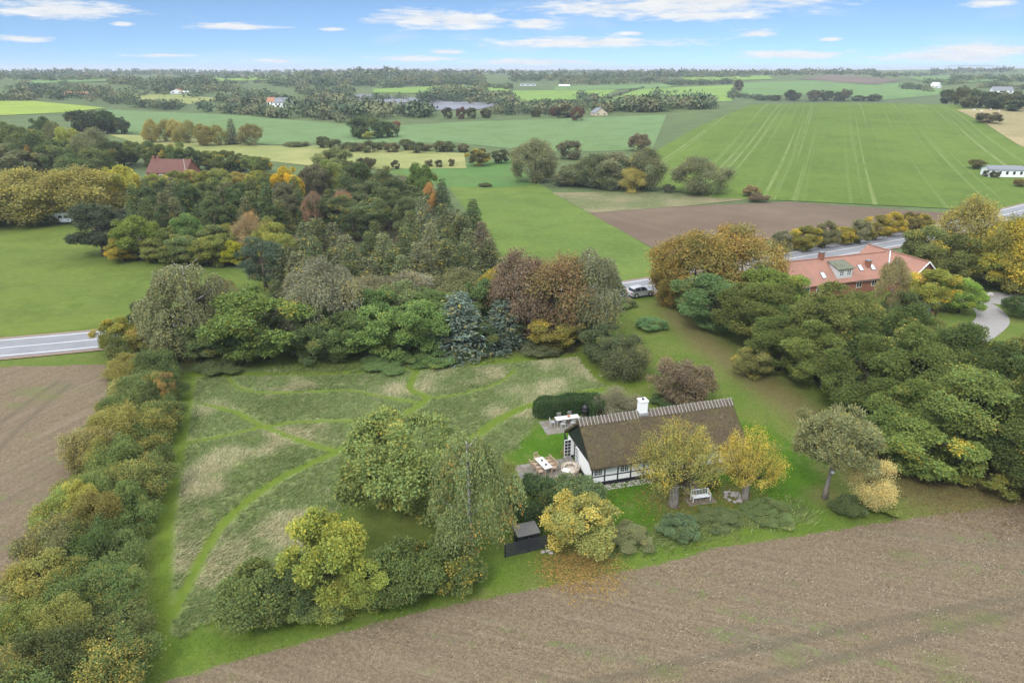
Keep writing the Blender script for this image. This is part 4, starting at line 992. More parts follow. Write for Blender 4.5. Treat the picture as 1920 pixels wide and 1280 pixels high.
rows_of([(1478,168,190,24),(1492,172,190,20),(1522,168,190,22),(1545,168,190,24),(1568,172,190,22),(1585,166,190,26),(1612,178,190.5,24),(1638,176,190.5,26),(1456,178,190,20),(1430,180,190,20)], ('far0','far1'), ((.060,.080,.040), (.085,.100,.055), (.12,.125,.065)),
        'dark tree in the hedge just behind the striped hill', VH, 'tree', jx=3, jy=1)
tree('poplar', 1383, 149, 176, 16, (.12,.11,.07), 'tall tree at the top of the field hedge', 'tree')
FR = 'trees of the wood by the far farm'
rows_of([(1775,168,196,30),(1800,162,198,34),(1825,165,200,36),(1850,172,203,36),(1880,170,204,40),(1910,172,205,40),(1940,168,205,40),(1815,178,203,34),(1860,182,206,36),(1900,185,208,40)], ('far0','far1','far2'), ((.075,.095,.050), (.115,.120,.065), (.060,.080,.042)),
        'dark tree in the wood by the white farm, far right', FR, 'tree', jx=3, jy=2)

# ------------------------------------------------------------------ the woods and hedges farther off, read as masses
m = Mat('distant_leaves'); a = m.attr('leaf'); d = m.n('ShaderNodeBsdfDiffuse')
m.t.links.new(a.outputs['Color'], d.inputs[0]); m.t.links.new(d.outputs[0], m.out.inputs[0]); M['far_leaf'] = m.m
rgW = np.random.default_rng(55)
far_list = []
FC = [(.075,.100,.052), (.060,.082,.046), (.105,.120,.062), (.130,.130,.068), (.052,.075,.045), (.088,.112,.058)]
def belt(x0, y0, x1, y1, n, h, spread=0.0, c=None):
    n = max(3, int(n * .78))
    for t in np.linspace(0, 1, n):
        px = x0 + (x1 - x0) * t + rgW.normal() * abs(x1 - x0) / n * .5; py = y0 + (y1 - y0) * t + rgW.normal() * spread
        x, y = P(px, py)
        if y > 4200: continue
        far_list.append((x, y, h * rgW.uniform(.65, 1.2), c or FC[rgW.integers(6)]))
for a in [(-40,188,75,186,22,11,2),(20,176,250,190,46,11,3),(120,166,205,178,24,11,3),(40,168,130,176,20,11,3),(205,192,250,196,10,8,1),(260,202,330,206,16,10,1.5),(318,198,345,200,6,7,1),(378,205,394,212,5,10,1),
          (60,152,210,150,30,10,1),(0,145,60,150,16,11,2),(212,158,262,158,20,14,2),(262,168,440,172,56,13,4),(300,162,400,160,30,15,3),(440,178,505,186,22,11,3),(415,192,500,196,26,12,2),(505,188,545,192,12,10,2),
          (420,210,540,222,26,10,1.5),(545,208,640,226,36,13,3),(580,196,660,196,26,12,3),(640,216,720,220,18,13,2),(690,210,810,218,32,12,3),(560,176,660,178,30,10,2),(600,190,660,182,16,8,1),(660,188,760,186,20,7,1),
          (520,160,700,160,60,15,2),(560,152,720,150,60,18,3),(660,146,740,144,30,22,2),(720,160,910,158,70,14,3),(740,150,900,148,60,14,2),(790,186,960,192,54,13,4),(820,178,900,176,26,13,2),(900,164,960,168,18,10,1),
          (960,196,1110,193,34,6,.6),(1085,186,1118,193,8,12,1),(930,212,1060,214,30,9,2),(1010,208,1090,206,20,9,1.5),(1115,212,1240,206,34,12,2),(1170,200,1330,204,40,11,2),(1110,193,1205,166,34,4,.4),(1235,186,1260,196,6,14,1),(1290,186,1340,192,10,12,1),
          (1250,160,1375,157,40,11,1),(1050,158,1250,154,60,12,2),(960,152,1160,148,60,14,2),(1375,182,1460,187,30,6,.8),(1370,185,1384,160,12,9,.5),(1240,176,1290,172,10,5,1),
          (1160,146,1400,144,80,14,1.5),(1280,141,1520,140,80,15,1),(1500,138,1640,140,60,16,1),(1640,144,1760,142,30,12,1),(1750,136,1900,134,60,14,1.5),(1690,166,1740,170,16,10,1.5),(1740,156,1800,158,16,10,1),
          (1780,150,1930,152,40,11,1.5),(1840,165,1920,168,20,10,1.5),(-40,140,300,141,90,14,1.2),(300,141,640,140,90,15,1.2),(640,139,980,139,90,15,1.0),(980,138,1280,139,80,14,1.0),(-40,146,200,146,40,12,1.5),(380,146,520,150,30,12,1.5),
          (0,136,400,136,60,14,.5),(400,136,900,136,80,14,.5),(900,136,1300,136,60,14,.5),(390,158,520,156,20,8,1),(200,182,330,176,14,6,1)]: belt(*a)
rg = np.random.default_rng(9)
Vs, Cs = [], []
for x, y, h, col in far_list:
    h *= .74; n = 66 if y > 1300 else 124; w = h * rg.uniform(.6, 1.15)
    d = sphere_dirs(rg, n); lump = 1 + .22 * np.sin(d[:, 0] * 5 + x) * np.cos(d[:, 2] * 6 + y)
    pos = d * np.array((w, w, h * .5)) * (lump * rg.uniform(.7, 1.0, n))[:, None] + np.array((x, y, G(x, y) + h * .48))
    s = h * .22 * math.sqrt(120 / n)
    V, c = leaves(rg, pos - d * s * .3, rg.normal(size=(n, 3)), d + np.array((0, 0, .4)) + rg.normal(size=(n, 3)) * .3, s, s * .8, np.zeros(n), np.zeros(n))
    k = (1.15 + .55 * rg.random((n, 1))) * rg.uniform(.85, 1.15)
    Vs.append(V); Cs.append(np.hstack([np.array(col)[None] * k, np.ones((n, 1))]))
V = np.concatenate(Vs).reshape(-1, 3)
o = link(bpy.data.objects.new('distant_woodland', mesh_np('distant_woodland', V, np.arange(len(V)).reshape(-1, 4), M['far_leaf'], {'leaf': ('FACE', np.concatenate(Cs))})))
tag(o, 'dark woods and field hedges stretching away to the horizon', 'woodland', kind='stuff')
# ------------------------------------------------------------------ thatched half-timbered house
M['white'] = plain('limewash', (.86,.86,.86), .85, .15, .05, 1.5, .15)
M['white_paint'] = plain('white_gloss_paint', (.80,.81,.82), .4, .4, .06, 2)
M['tar'] = plain('black_tar', (.018,.019,.024), .55, .35, .4, 2.0, .2)
m = Mat('tarred_boards'); p = m.pos(obj=True)
wv = m.n('ShaderNodeTexWave', bands_direction='Y'); wv.inputs['Scale'].default_value = 1.6; m.t.links.new(p, wv.inputs[0])
M['boards'] = m.done((.020,.026,.024), .6, m.bump(m.ramp(wv.outputs[1], .0, .15), .8, .03), .3)
m = Mat('mossy_thatch'); p = m.pos(obj=True)
nb = m.noise(p, .7, 4, .65); nm = m.noise(p, 3.6, 5, .72); nf = m.noise(m.pos((14, 3, 3), obj=True), 1.6, 3, .7)
c = m.mix(m.ramp(nf, .3, .7), (.150,.118,.080), (.055,.043,.031))
c = m.mix(m.math('MULTIPLY', m.ramp(m.math('ADD', m.math('MULTIPLY', nb, .55), m.math('MULTIPLY', nm, .45)), .40, .64), .80), c, (.125,.108,.040))
c = m.mix(m.math('MULTIPLY', m.ramp(nm, .56, .72), .55), c, (.260,.225,.165))
c = m.mix(m.math('MULTIPLY', m.ramp(nm, .44, .28), .75), c, (.032,.026,.020))
c = m.mix(m.math('MULTIPLY', m.ramp(nb, .54, .74), .4), c, (.170,.150,.122))
M['thatch'] = m.done(c, 1.0, m.bump(m.math('ADD', nf, m.math('MULTIPLY', nm, 1.5)), .9, .10), .05)
M['straw'] = plain('grey_straw', (.155,.130,.105), 1.0, .05, .6, 4, .6)
M['oak_wood'] = plain('weathered_oak', (.33,.31,.275), .9, .1, .35, 5, .2)
m = Mat('window_glass'); M['glass'] = m.done((.025,.030,.036), .08, None, .6)
M['dark_grey'] = plain('grey_door_paint', (.13,.14,.15), .5, .3, .15)
M['teak'] = plain('bleached_teak', (.46,.34,.25), .7, .2, .25, 6)
M['rattan'] = plain('pale_rattan', (.42,.36,.28), .8, .2, .35, 14, .5)
M['table_white'] = plain('weathered_white_boards', (.56,.55,.53), .7, .2, .2, 4)
M['cushion'] = plain('white_cushion', (.74,.72,.69), .9, .1, .1)
M['beige'] = plain('beige_cushion', (.50,.44,.37), .9, .1, .15)
M['stone'] = plain('field_stone', (.30,.28,.26), .9, .2, .5, 2.0, .4)
M['slab'] = plain('worn_paving', (.235,.215,.205), .9, .2, .45, 1.3, .3)
M['slab2'] = plain('mossy_paving', (.215,.185,.160), .9, .2, .45, 1.1, .3)
M['joint'] = plain('sandy_joint', (.13,.125,.09), 1.0, .1, .4)
M['zinc'] = plain('grey_metal', (.34,.35,.36), .45, .5, .1)
M['black'] = plain('black_metal', (.02,.02,.022), .4, .4, .2)
M['clay'] = plain('terracotta', (.45,.17,.08), .8, .2, .2)

def window(parent, Mx, w, h, cols=2, rows=3, cas=2, depth=.07, frame='white_paint', name='window'):
    """w x h in the local x-z plane of Mx, facing -y: frame with bars; every pane a piece behind them"""
    b = MB(); f = .055
    b.box(-w/2, w/2, -depth/2, depth/2, 0, f, Mx); b.box(-w/2, w/2, -depth/2, depth/2, h - f, h, Mx)
    for s in range(cas + 1):
        x = -w/2 + s * (w - f) / cas; b.box(x, x + f, -depth/2 - .002, depth/2 + .002, f, h - f, Mx)
    wi = b.build(name, M[frame], parent)
    bars = MB(); cw = (w - f) / cas - f
    for s in range(cas):
        x0 = -w/2 + f + s * ((w - f) / cas)
        for q in range(1, cols): bars.box(x0 + cw * q / cols - .013, x0 + cw * q / cols + .013, -.020, .010, f, h - f, Mx)
        for q in range(1, rows): z = f + (h - 2 * f) * q / rows; bars.box(x0, x0 + cw, -.022, .012, z - .013, z + .013, Mx)
        for a in range(cols):
            for r_ in range(rows):
                MB().box(x0 + cw * a / cols, x0 + cw * (a + 1) / cols, .014, .020, f + (h - 2*f) * r_ / rows, f + (h - 2*f) * (r_ + 1) / rows, Mx).build('pane', M['glass'], wi)
    if bars.v: bars.build('glazing_bars', M[frame], wi)
    return wi
HX, HY, HR = 7.1, 52.2, R(15.4)
HL, HW, RZ, EZ = 15.3, 6.2, 4.78, 1.92
house = empty('thatched_house', (HX, HY, .02), HR)
tag(house, 'white half-timbered cottage with mossy thatched roof and white chimney', 'house')
def hw(x, y, z=0.0):
    c, s = math.cos(HR), math.sin(HR); return (HX + x * c - y * s, HY + x * s + y * c, z)
b = MB(); t = .3
b.box(0, HL, 0, t, .3, 2.1); b.box(0, HL, HW - t, HW, .3, 2.1); b.box(HL - t, HL, t, HW - t, .3, 2.1)
b.box(0, t, t, 3.85, .3, 2.1); b.box(0, t, 5.15, HW - t, .3, 2.1); b.box(0, t, 3.85, 5.15, 2.02, 2.1)
b.build('wall', M['white'], house)
b = MB(); e = .035
b.box(-e, HL + e, -e, .28, 0, .40); b.box(-e, HL + e, HW - .28, HW + e, 0, .40); b.box(-e, .28, .28, 3.85, 0, .34); b.box(-e, .28, 5.15, HW - .28, 0, .34); b.box(HL - .28, HL + e, .28, HW - .28, 0, .40)
b.build('plinth', M['tar'], house)
for x in (0, HL):
    for i, (ya, yb) in enumerate(((0, HW),)):
        MB().prism([(x - .03 if x == 0 else x + .03, -.02, 2.1), (x - .03 if x == 0 else x + .03, HW + .02, 2.1), (x - .03 if x == 0 else x + .03, HW/2, 4.66)], (.12 if x == 0 else -.12, 0, 0)).build('gable_boards', M['boards'], house)
bay = HL / 12
for k in range(13):
    x = min(max(k * bay, .07), HL - .07)
    MB().box(x - .065, x + .065, -.022, .02, .40, 2.08).build('timber_post', M['tar'], house)
    MB().box(x - .065, x + .065, HW - .02, HW + .022, .40, 2.08).build('timber_post', M['tar'], house)
for k in range(12):
    for y0, y1 in ((-.018, .02), (HW - .02, HW + .018)):
        MB().box(k * bay + .07, (k + 1) * bay - .07, y0, y1, .92, 1.03).build('timber_rail', M['tar'], house)
for k in (0, 2, 5, 7, 10): window(house, Matrix.Translation((bay * (k + .5) - .02, -.02, 1.09)), .84, .80)
for k in (1, 4, 8): window(house, Matrix.Translation((bay * (k + .5), HW + .02, 1.09)) @ Matrix.Rotation(math.pi, 4, 'Z'), .84, .80)
# garden door in the gable, both glazed leaves standing open
gd = MB().box(.22, .26, 3.88, 5.12, .12, 2.0).build('garden_door', M['dark_grey'], house)
for q in (3.96, 4.54):
    MB().box(.20, .215, q, q + .5, .5, 1.9).build('pane', M['glass'], gd)
window(house, Matrix.Translation((-.07, 3.50, .16)) @ Matrix.Rotation(-math.pi/2, 4, 'Z'), .72, 1.86, 2, 5, 1, name='door_leaf')
window(house, Matrix.Translation((-.37, 5.22, .16)), .72, 1.86, 2, 5, 1, name='door_leaf')
for k in range(2):
    MB().box(-.45 - .35 * k, -.10 - .35 * k + .02, 3.7, 5.3, 0.01, .26 - .12 * k).build('door_step', M['slab'], house)
# thatch: a thick quilt over both slopes, edges rounded, surface uneven
def thatch(side):
    nx_, ny_ = 90, 26; ov = .24; th = .34
    run = HW / 2 + .46; rise = RZ - EZ; ln = math.hypot(run, rise); sl = (run / ln, rise / ln)
    rg = np.random.default_rng(3 + side); xs = np.linspace(-ov, HL + ov, nx_); ts = np.linspace(0, 1, ny_)
    ph = rg.uniform(0, 6, 6); V = []
    def pt(x, t_, off):
        d = ln * t_; y = HW / 2 - d * sl[0]; z = RZ - d * sl[1]
        return (x, y - off * sl[1], z + off * sl[0])
    for i, x in enumerate(xs):
        for j, t_ in enumerate(ts):
            n_ = .035 * math.sin(x * 1.3 + ph[0] + 2.2 * t_) + .03 * math.sin(x * 3.1 + ph[1]) * math.sin(t_ * 9 + ph[2]) + rg.normal() * .012
            edge_ = min(i, nx_ - 1 - i); n_ -= (.10, .03, .01)[edge_] if edge_ < 3 else 0; n_ -= (.13, .05, .02)[ny_ - 1 - j] if ny_ - 1 - j < 3 else 0
            n_ -= .05 * math.sin(math.pi * t_) * .4
            V.append(pt(x, t_, th + n_))
    for x in xs:
        for t_ in ts: V.append(pt(x, t_ * .985, 0))
    if side: V = [(x, HW - y, z) for x, y, z in V]
    n0 = nx_ * ny_; F = []
    for i in range(nx_ - 1):
        for j in range(ny_ - 1):
            q = i * ny_ + j; F.append((q, q + 1, q + ny_ + 1, q + ny_)); F.append((n0 + q, n0 + q + ny_, n0 + q + ny_ + 1, n0 + q + 1))
        q = i * ny_ + ny_ - 1; F.append((q, n0 + q, n0 + q + ny_, q + ny_)); q = i * ny_; F.append((q, q + ny_, n0 + q + ny_, n0 + q))
    for j in range(ny_ - 1):
        F.append((j, n0 + j, n0 + j + 1, j + 1)); q = (nx_ - 1) * ny_ + j; F.append((q, q + 1, n0 + q + 1, n0 + q))
    b = MB(); b.v = V; b.f = F; return b
roof = thatch(0).build('thatch_roof', M['thatch'], house, smooth=True)
link(bpy.data.objects.new('thatch_slope', thatch(1).mesh('thatch_slope', M['thatch'], True)), roof)
an = math.atan2(RZ - EZ, HW / 2 + .46)
top = RZ + .34 / math.cos(an)
b = MB()
for s in (0, 1):
    ysg = -1 if s == 0 else 1
    pr = [(HW/2, top + .07), (HW/2 + ysg * .62 * math.cos(an), top + .05 - .62 * math.sin(an)), (HW/2 + ysg * .62 * math.cos(an), top - .10 - .62 * math.sin(an)), (HW/2, top - .12)]
    b.prism([(-.26, y, z) for y, z in pr], (HL + .52, 0, 0))
b.build('straw_ridge', M['straw'], roof)
stick = MB().box(-.030, .030, -.035, .035, -.74, .12).mesh('ridge_stick', M['oak_wood'])
for k in range(45):
    x = -.16 + k * (HL + .32) / 44
    if 5.6 < x < 6.6: continue
    for ysg in (-1, 1):
        o = link(bpy.data.objects.new('ridge_stick', stick), roof)
        o.location = (x + .05 * ysg + rngT.uniform(-.03, .03), HW/2 + ysg * .04, top + .12)
        o.rotation_euler = (ysg * (math.pi / 2 - an) , rngT.uniform(-.05, .05), 0)
ch = MB().box(5.74, 6.46, HW/2 - .36, HW/2 + .36, 4.6, top + 1.12).build('chimney', M['white'], house)
MB().box(5.68, 6.52, HW/2 - .42, HW/2 + .42, top + 1.12, top + 1.24).build('chimney_cap', M['white_paint'], ch)
MB().lathe([(.13, 0), (.13, .14), (.09, .14)], (6.1, HW/2, top + 1.24), 12).build('flue', M['black'], ch)
MB().box(5.66, 6.54, HW/2 - .44, HW/2 + .44, top - .22, top + .05).build('chimney_flashing', M['zinc'], ch)

# ------------------------------------------------------------------ terraces laid slab by slab
def terrace(name, x0, x1, y0, y1, sx, sy, mats, parent_xy=hw, skip=None, rot=HR, z=.05):
    b = MB(); b.box(x0, x1, y0, y1, -.05, z - .02)
    o = b.build(name, M['joint']); o.location = parent_xy(0, 0, 0); o.rotation_euler = (0, 0, rot); tag(o, kind='structure')
    slab = [MB().box(-sx/2 + .012, sx/2 - .012, -sy/2 + .012, sy/2 - .012, 0, .05).mesh('paving_slab', M[q], bevel=.006) for q in mats]
    nx_, ny_ = int((x1 - x0) / sx), int((y1 - y0) / sy)
    for i in range(nx_):
        for j in range(ny_):
            if skip and skip(i, j): continue
            s = link(bpy.data.objects.new('paving_slab', rngT.choice(slab)), o)
            s.location = (x0 + (i + .5) * (x1 - x0) / nx_, y0 + (j + .5) * (y1 - y0) / ny_, z - .04 + rngT.uniform(-.006, .006)); s.rotation_euler = (rngT.uniform(-.006, .006), rngT.uniform(-.006, .006), rngT.uniform(-.01, .01))
    return o
terrace('terrace', -5.8, -.12, .9, 5.2, .62, .61, ('slab', 'slab', 'slab2'))
terrace('back_terrace', -.9, 4.5, 9.9, 12.9, .6, .6, ('slab2', 'slab2', 'slab'))
bx_, by_ = P(1313, 938)
terrace('bench_paving', -1.3, 1.3, -.65, .65, .52, .43, ('slab', 'slab2'), lambda a, b_, c: (bx_, by_, 0), None, R(12))

# stones along the foot of the walls: too many to count
rg = np.random.default_rng(8); V = []; F = []
def pebbles(n, fx, fy, s0, s1, mat, name, label, tf):
    V, F = [], []
    base = [(0,0,1),(.9,0,.1),(.3,.85,.1),(-.75,.5,.1),(-.7,-.55,.1),(.3,-.85,.1)]; fc = [(0,1,2),(0,2,3),(0,3,4),(0,4,5),(0,5,1)]
    for _ in range(n):
        x, y = rg.uniform(*fx), rg.uniform(*fy); s = rg.uniform(s0, s1); a = rg.uniform(0, 6.28); k = len(V)
        for p in base:
            q = (p[0] * math.cos(a) - p[1] * math.sin(a), p[0] * math.sin(a) + p[1] * math.cos(a))
            V.append((*tf(x + q[0] * s * rg.uniform(.8, 1.2), y + q[1] * s * rg.uniform(.8, 1.2))[:2], .03 + max(0, p[2]) * s * .8))
        F += [tuple(k + i for i in f) for f in fc]
    o = link(bpy.data.objects.new(name, mesh_np(name, V, F, M[mat]))); return tag(o, label, 'pebbles', kind='stuff')
M['pebble'] = plain('pale_cobbles', (.42,.39,.36), .9, .2, .6, 5)
pebbles(900, (-.5, HL), (-.85, -.04), .05, .11, 'pebble', 'cobble_strip', 'strip of pale cobbles along the front wall of the cottage', hw)
pebbles(260, (-.75, -.05), (-.6, 2.3), .05, .11, 'pebble', 'cobble_strip', 'strip of pale cobbles along the cottage gable', hw)

# ------------------------------------------------------------------ garden furniture
def copy_tree(o, parent=None):
    c = o.copy(); C.objects.link(c); c.parent = parent
    for ch in o.children: copy_tree(ch, c)
    return c
def table(name, loc, rz, L, W_, mat_top, mat_leg, label):
    t = empty(name, loc, rz); tag(t, label, 'table')
    b = MB()
    n = 6
    for k in range(n): b.box(-L/2, L/2, -W_/2 + k * W_ / n + .008, -W_/2 + (k + 1) * W_ / n - .008, .70, .74)
    b.build('tabletop', M[mat_top], t)
    for sx in (-1, 1):
        for sy in (-1, 1): MB().box(sx * (L/2 - .12) - .035, sx * (L/2 - .12) + .035, sy * (W_/2 - .1) - .035, sy * (W_/2 - .1) + .035, 0, .70).build('leg', M[mat_leg], t)
    MB().box(-L/2 + .1, L/2 - .1, -.03, .03, .62, .69).build('rail', M[mat_leg], t)
    return t
def chair(loc, rz, mat, label, group):
    c = empty('garden_chair', loc, rz); tag(c, label, 'chair', group)
    b = MB()
    for k in range(5): b.box(-.25 + k * .1 + .005, -.25 + (k + 1) * .1 - .005, -.24, .24, .42, .45)
    b.build('seat', M[mat], c)
    b = MB()
    for k in range(5): b.bar((-.21 + k * .105, .24, .46), (-.21 + k * .105, .33, .92), .05, .02)
    b.bar((-.27, .335, .93), (.27, .335, .93), .05, .035); b.build('backrest', M[mat], c)
    for sx in (-1, 1):
        for sy, h in ((-1, .64), (1, .62)): MB().box(sx * .25 - .022, sx * .25 + .022, sy * .23 - .022, sy * .23 + .022, 0, h).build('leg', M[mat], c)
        MB().box(sx * .25 - .03, sx * .25 + .03, -.27, .27, .642, .665).build('armrest', M[mat], c)
    return c
tx, ty = P(1019, 881); ta = math.atan2(P(1031, 893)[1] - P(1008, 869)[1], P(1031, 893)[0] - P(1008, 869)[0])
tb = table('dining_table', (tx, ty, .06), ta, 2.1, .85, 'table_white', 'teak', 'long white table on the gable terrace, set round with wooden chairs')
for k, (u, v, a, nm) in enumerate([(-.6, .72, 0, 'far left'), (0.05, .75, .1, 'far middle'), (.68, .70, -.1, 'far right'), (-.62, -.75, math.pi, 'near left'), (.02, -.72, math.pi + .1, 'near middle'), (.66, -.74, math.pi - .12, 'near right'), (-1.35, .02, math.pi / 2, 'head end')]):
    x = tx + u * math.cos(ta) - v * math.sin(ta); y = ty + u * math.sin(ta) + v * math.cos(ta)
    chair((x, y, .06), ta + a, 'teak', ('wooden armchair at the head end of the white terrace table' if k == 6 else 'wooden armchair on the house side of the white terrace table, %s one' % ('first', 'second', 'third')[k] if k < 3 else 'wooden armchair on the meadow side of the white terrace table, %s one' % ('first', 'second', 'third')[k - 3]), 'wooden terrace chairs')
for u, nm, z in ((-.35, 'upper', 0), (.45, 'lower', 0)):
    x = tx + u * math.cos(ta); y = ty + u * math.sin(ta)
    MBc = MB().lathe([(.07, 0), (.09, .06), (.09, .13), (.06, .14)], (0, 0, 0), 12).build('lantern', M['black']); MBc.location = (x, y, .805)
    tag(MBc, 'small black lantern on the white terrace table, %s one' % nm, 'lantern', 'lanterns on the terrace table')
# round rattan sofa
sx_, sy_ = P(1069, 888)
so = empty('round_sofa', (sx_, sy_, .06), R(-35)); tag(so, 'round pale rattan sofa with white cushions on the gable terrace', 'sofa')
MB().lathe([(.60, 0), (.78, .12), (.80, .34), (.60, .34)], n=28).build('base', M['rattan'], so, True)
b = MB(); n = 22
prof = [(.80, .30), (.88, .62), (.84, .80), (.74, .78), (.70, .36)]
for i in range(n + 1):
    a = R(-25) + (math.pi * 2 - R(110)) * i / n
    for r_, z_ in prof: b.v.append((r_ * math.cos(a), r_ * math.sin(a), z_ - .10 * abs(i / n - .5)))
for i in range(n):
    for j in range(5): q = i * 5; b.f.append((q + j, q + (j + 1) % 5, q + 5 + (j + 1) % 5, q + 5 + j))
b.f += [(0, 1, 2, 3, 4), tuple(n * 5 + j for j in (4, 3, 2, 1, 0))]
b.build('backrest', M['rattan'], so, True)
MB().lathe([(.55, 0), (.66, .03), (.68, .10), (.60, .14), (.02, .15)], (0, 0, .34), 24).build('seat_cushion', M['beige'], so, True)
for a in (20, 75, 130, 185):
    Mx = Matrix.Rotation(R(a), 4, 'Z') @ Matrix.Translation((.58, 0, .64)) @ Matrix.Rotation(R(-18), 4, 'Y')
    MB().box(-.09, .09, -.24, .24, -.17, .19, Mx).build('back_cushion', M['beige'], so, True, .05)
MB().box(-.36, .34, -.30, .22, .0, .05, Matrix.Translation((-.2, -.42, .5)) @ Matrix.Rotation(R(8), 4, 'X')).build('white_throw', M['cushion'], so, False, .02)
# back terrace
bt = hw(1.9, 11.7, .06)
table('garden_table', bt, HR, 2.6, .85, 'table_white', 'zinc', 'white garden table on the back terrace in front of the clipped hedge')
wc = empty('metal_chair', hw(.25, 11.7, .06), HR + R(90)); tag(wc, 'white metal chair at the left end of the back terrace table', 'chair', 'white chairs on the back terrace')
MB().box(-.22, .22, -.22, .22, .42, .45).build('seat', M['zinc'], wc)
b = MB()
for k in range(5): b.bar((-.2 + .1 * k, .22, .45), (-.2 + .1 * k, .27, .85), .02)
b.bar((-.22, .27, .86), (.22, .27, .86), .03); b.build('backrest', M['table_white'], wc)
for a in (-1, 1):
    for c_ in (-1, 1): MB().bar((a * .2, c_ * .2, 0), (a * .19, c_ * .19, .42), .025).build('leg', M['white_paint'], wc)
for k, (x, y, a, lab) in enumerate([(1.2, 11.0, math.pi, 'white metal chair on the house side of the back terrace table, left'), (2.3, 11.0, math.pi, 'white metal chair on the house side of the back terrace table, right'), (1.3, 12.4, 0, 'white metal chair between back terrace table and hedge, left'), (2.5, 12.4, 0, 'white metal chair between back terrace table and hedge, right')]):
    o = copy_tree(wc); o.location = hw(x, y, .06); o.rotation_euler.z = HR + a; o['label'] = lab
fp = MB().lathe([(.10, 0), (.15, .04), (.16, .12), (.12, .14)], n=14).build('flower_pot', M['clay'], None, True); fp.location = hw(2.1, 11.75, .80); tag(fp, 'terracotta bowl on the white back terrace table', 'pot')
gr = empty('kamado_grill', hw(4.15, 12.4, .06)); tag(gr, 'black egg-shaped charcoal grill against the clipped hedge', 'grill')
MB().lathe([(.18, .50), (.34, .66), (.40, .95), (.38, 1.08)], n=18).build('bowl', M['black'], gr, True)
MB().lathe([(.38, 1.09), (.36, 1.30), (.24, 1.47), (.08, 1.53), (.08, 1.60)], n=18).build('lid', M['black'], gr, True)
for k in range(3):
    a = k * 2.094; MB().bar((.16 * math.cos(a), .16 * math.sin(a), .55), (.36 * math.cos(a), .36 * math.sin(a), 0), .05).build('leg', M['black'], gr)
# white bench under the willow
be = empty('garden_bench', (bx_, by_, .055), R(12)); tag(be, 'white slatted garden bench on paving under the big willow', 'bench')
for k in range(5): MB().box(-.80, .80, -.25 + k * .098, -.25 + k * .098 + .085, .42, .45).build('seat_slat', M['white_paint'], be)
for k in range(11): MB().bar((-.72 + k * .144, .27, .46), (-.72 + k * .144, .33, .88), .05, .02).build('back_slat', M['white_paint'], be)
MB().bar((-.82, .335, .90), (.82, .335, .90), .05, .07).build('back_rail', M['white_paint'], be)
for s in (-1, 1):
    MB().box(s * .80 - .03, s * .80 + .03, -.25, -.19, 0, .66).build('leg', M['white_paint'], be); MB().bar((s * .80, .24, 0), (s * .80, .335, .90), .06).build('leg', M['white_paint'], be)
    MB().box(s * .80 - .035, s * .80 + .035, -.28, .30, .663, .69).build('armrest', M['white_paint'], be)
# ring of field stones
fx_, fy_ = P(1374, 932); ring = empty('stone_ring', (fx_, fy_, .04)); tag(ring, 'ring of grey field stones on the lawn under the smaller willow', 'fire pit')
def rock(seed, s):
    rg_ = np.random.default_rng(seed); bm = bmesh.new(); bmesh.ops.create_icosphere(bm, subdivisions=2, radius=1)
    for v in bm.verts: v.co *= s * (1 + .22 * math.sin(v.co.x * 3 + seed) * math.cos(v.co.y * 4) + rg_.normal() * .05); v.co.z *= .62
    me = bpy.data.meshes.new('stone'); bm.to_mesh(me); bm.free(); me.materials.append(M['stone']); return me
rocks = [rock(k, 1.0) for k in range(4)]
for k in range(16):
    a = k / 11 * 2 * math.pi; o = link(bpy.data.objects.new('stone', rocks[k % 4]), ring); s = rngT.uniform(.14, .27); rr_ = rngT.uniform(.55, .85) if k < 11 else rngT.uniform(0, .5)
    o.scale = (s * 1.2, s, s); o.location = (rr_ * math.cos(a), rr_ * math.sin(a), s * .4); o.rotation_euler = (0, 0, rngT.uniform(0, 6))
tree('airy', 1292, 893, 930, 32, (.36,.32,.28), 'pale faded hydrangea behind the white bench', 'hydrangea', 'shrub')
tree('thicket0', 1334, 899, 918, 24, (.06,.10,.035), 'small dark evergreen bush behind the white bench', 'shrub', 'shrub')
tree('airy', 1058, 836, 858, 14, (.24,.24,.07), 'yellow-green climber beside the black screen at the gable', 'climber', 'plant')
sc_ = empty('wooden_screen', hw(-.05, HW + .55, .03), HR + R(80)); tag(sc_, 'black wooden screen at the back corner of the gable', 'screen')
for k in range(7): MB().box(-.7 + k * .2, -.7 + k * .2 + .17, -.02, .02, .05, 1.55).build('board', M['tar'], sc_)
for z in (.35, 1.3): MB().box(-.72, .70, .021, .06, z, z + .09).build('rail', M['tar'], sc_)

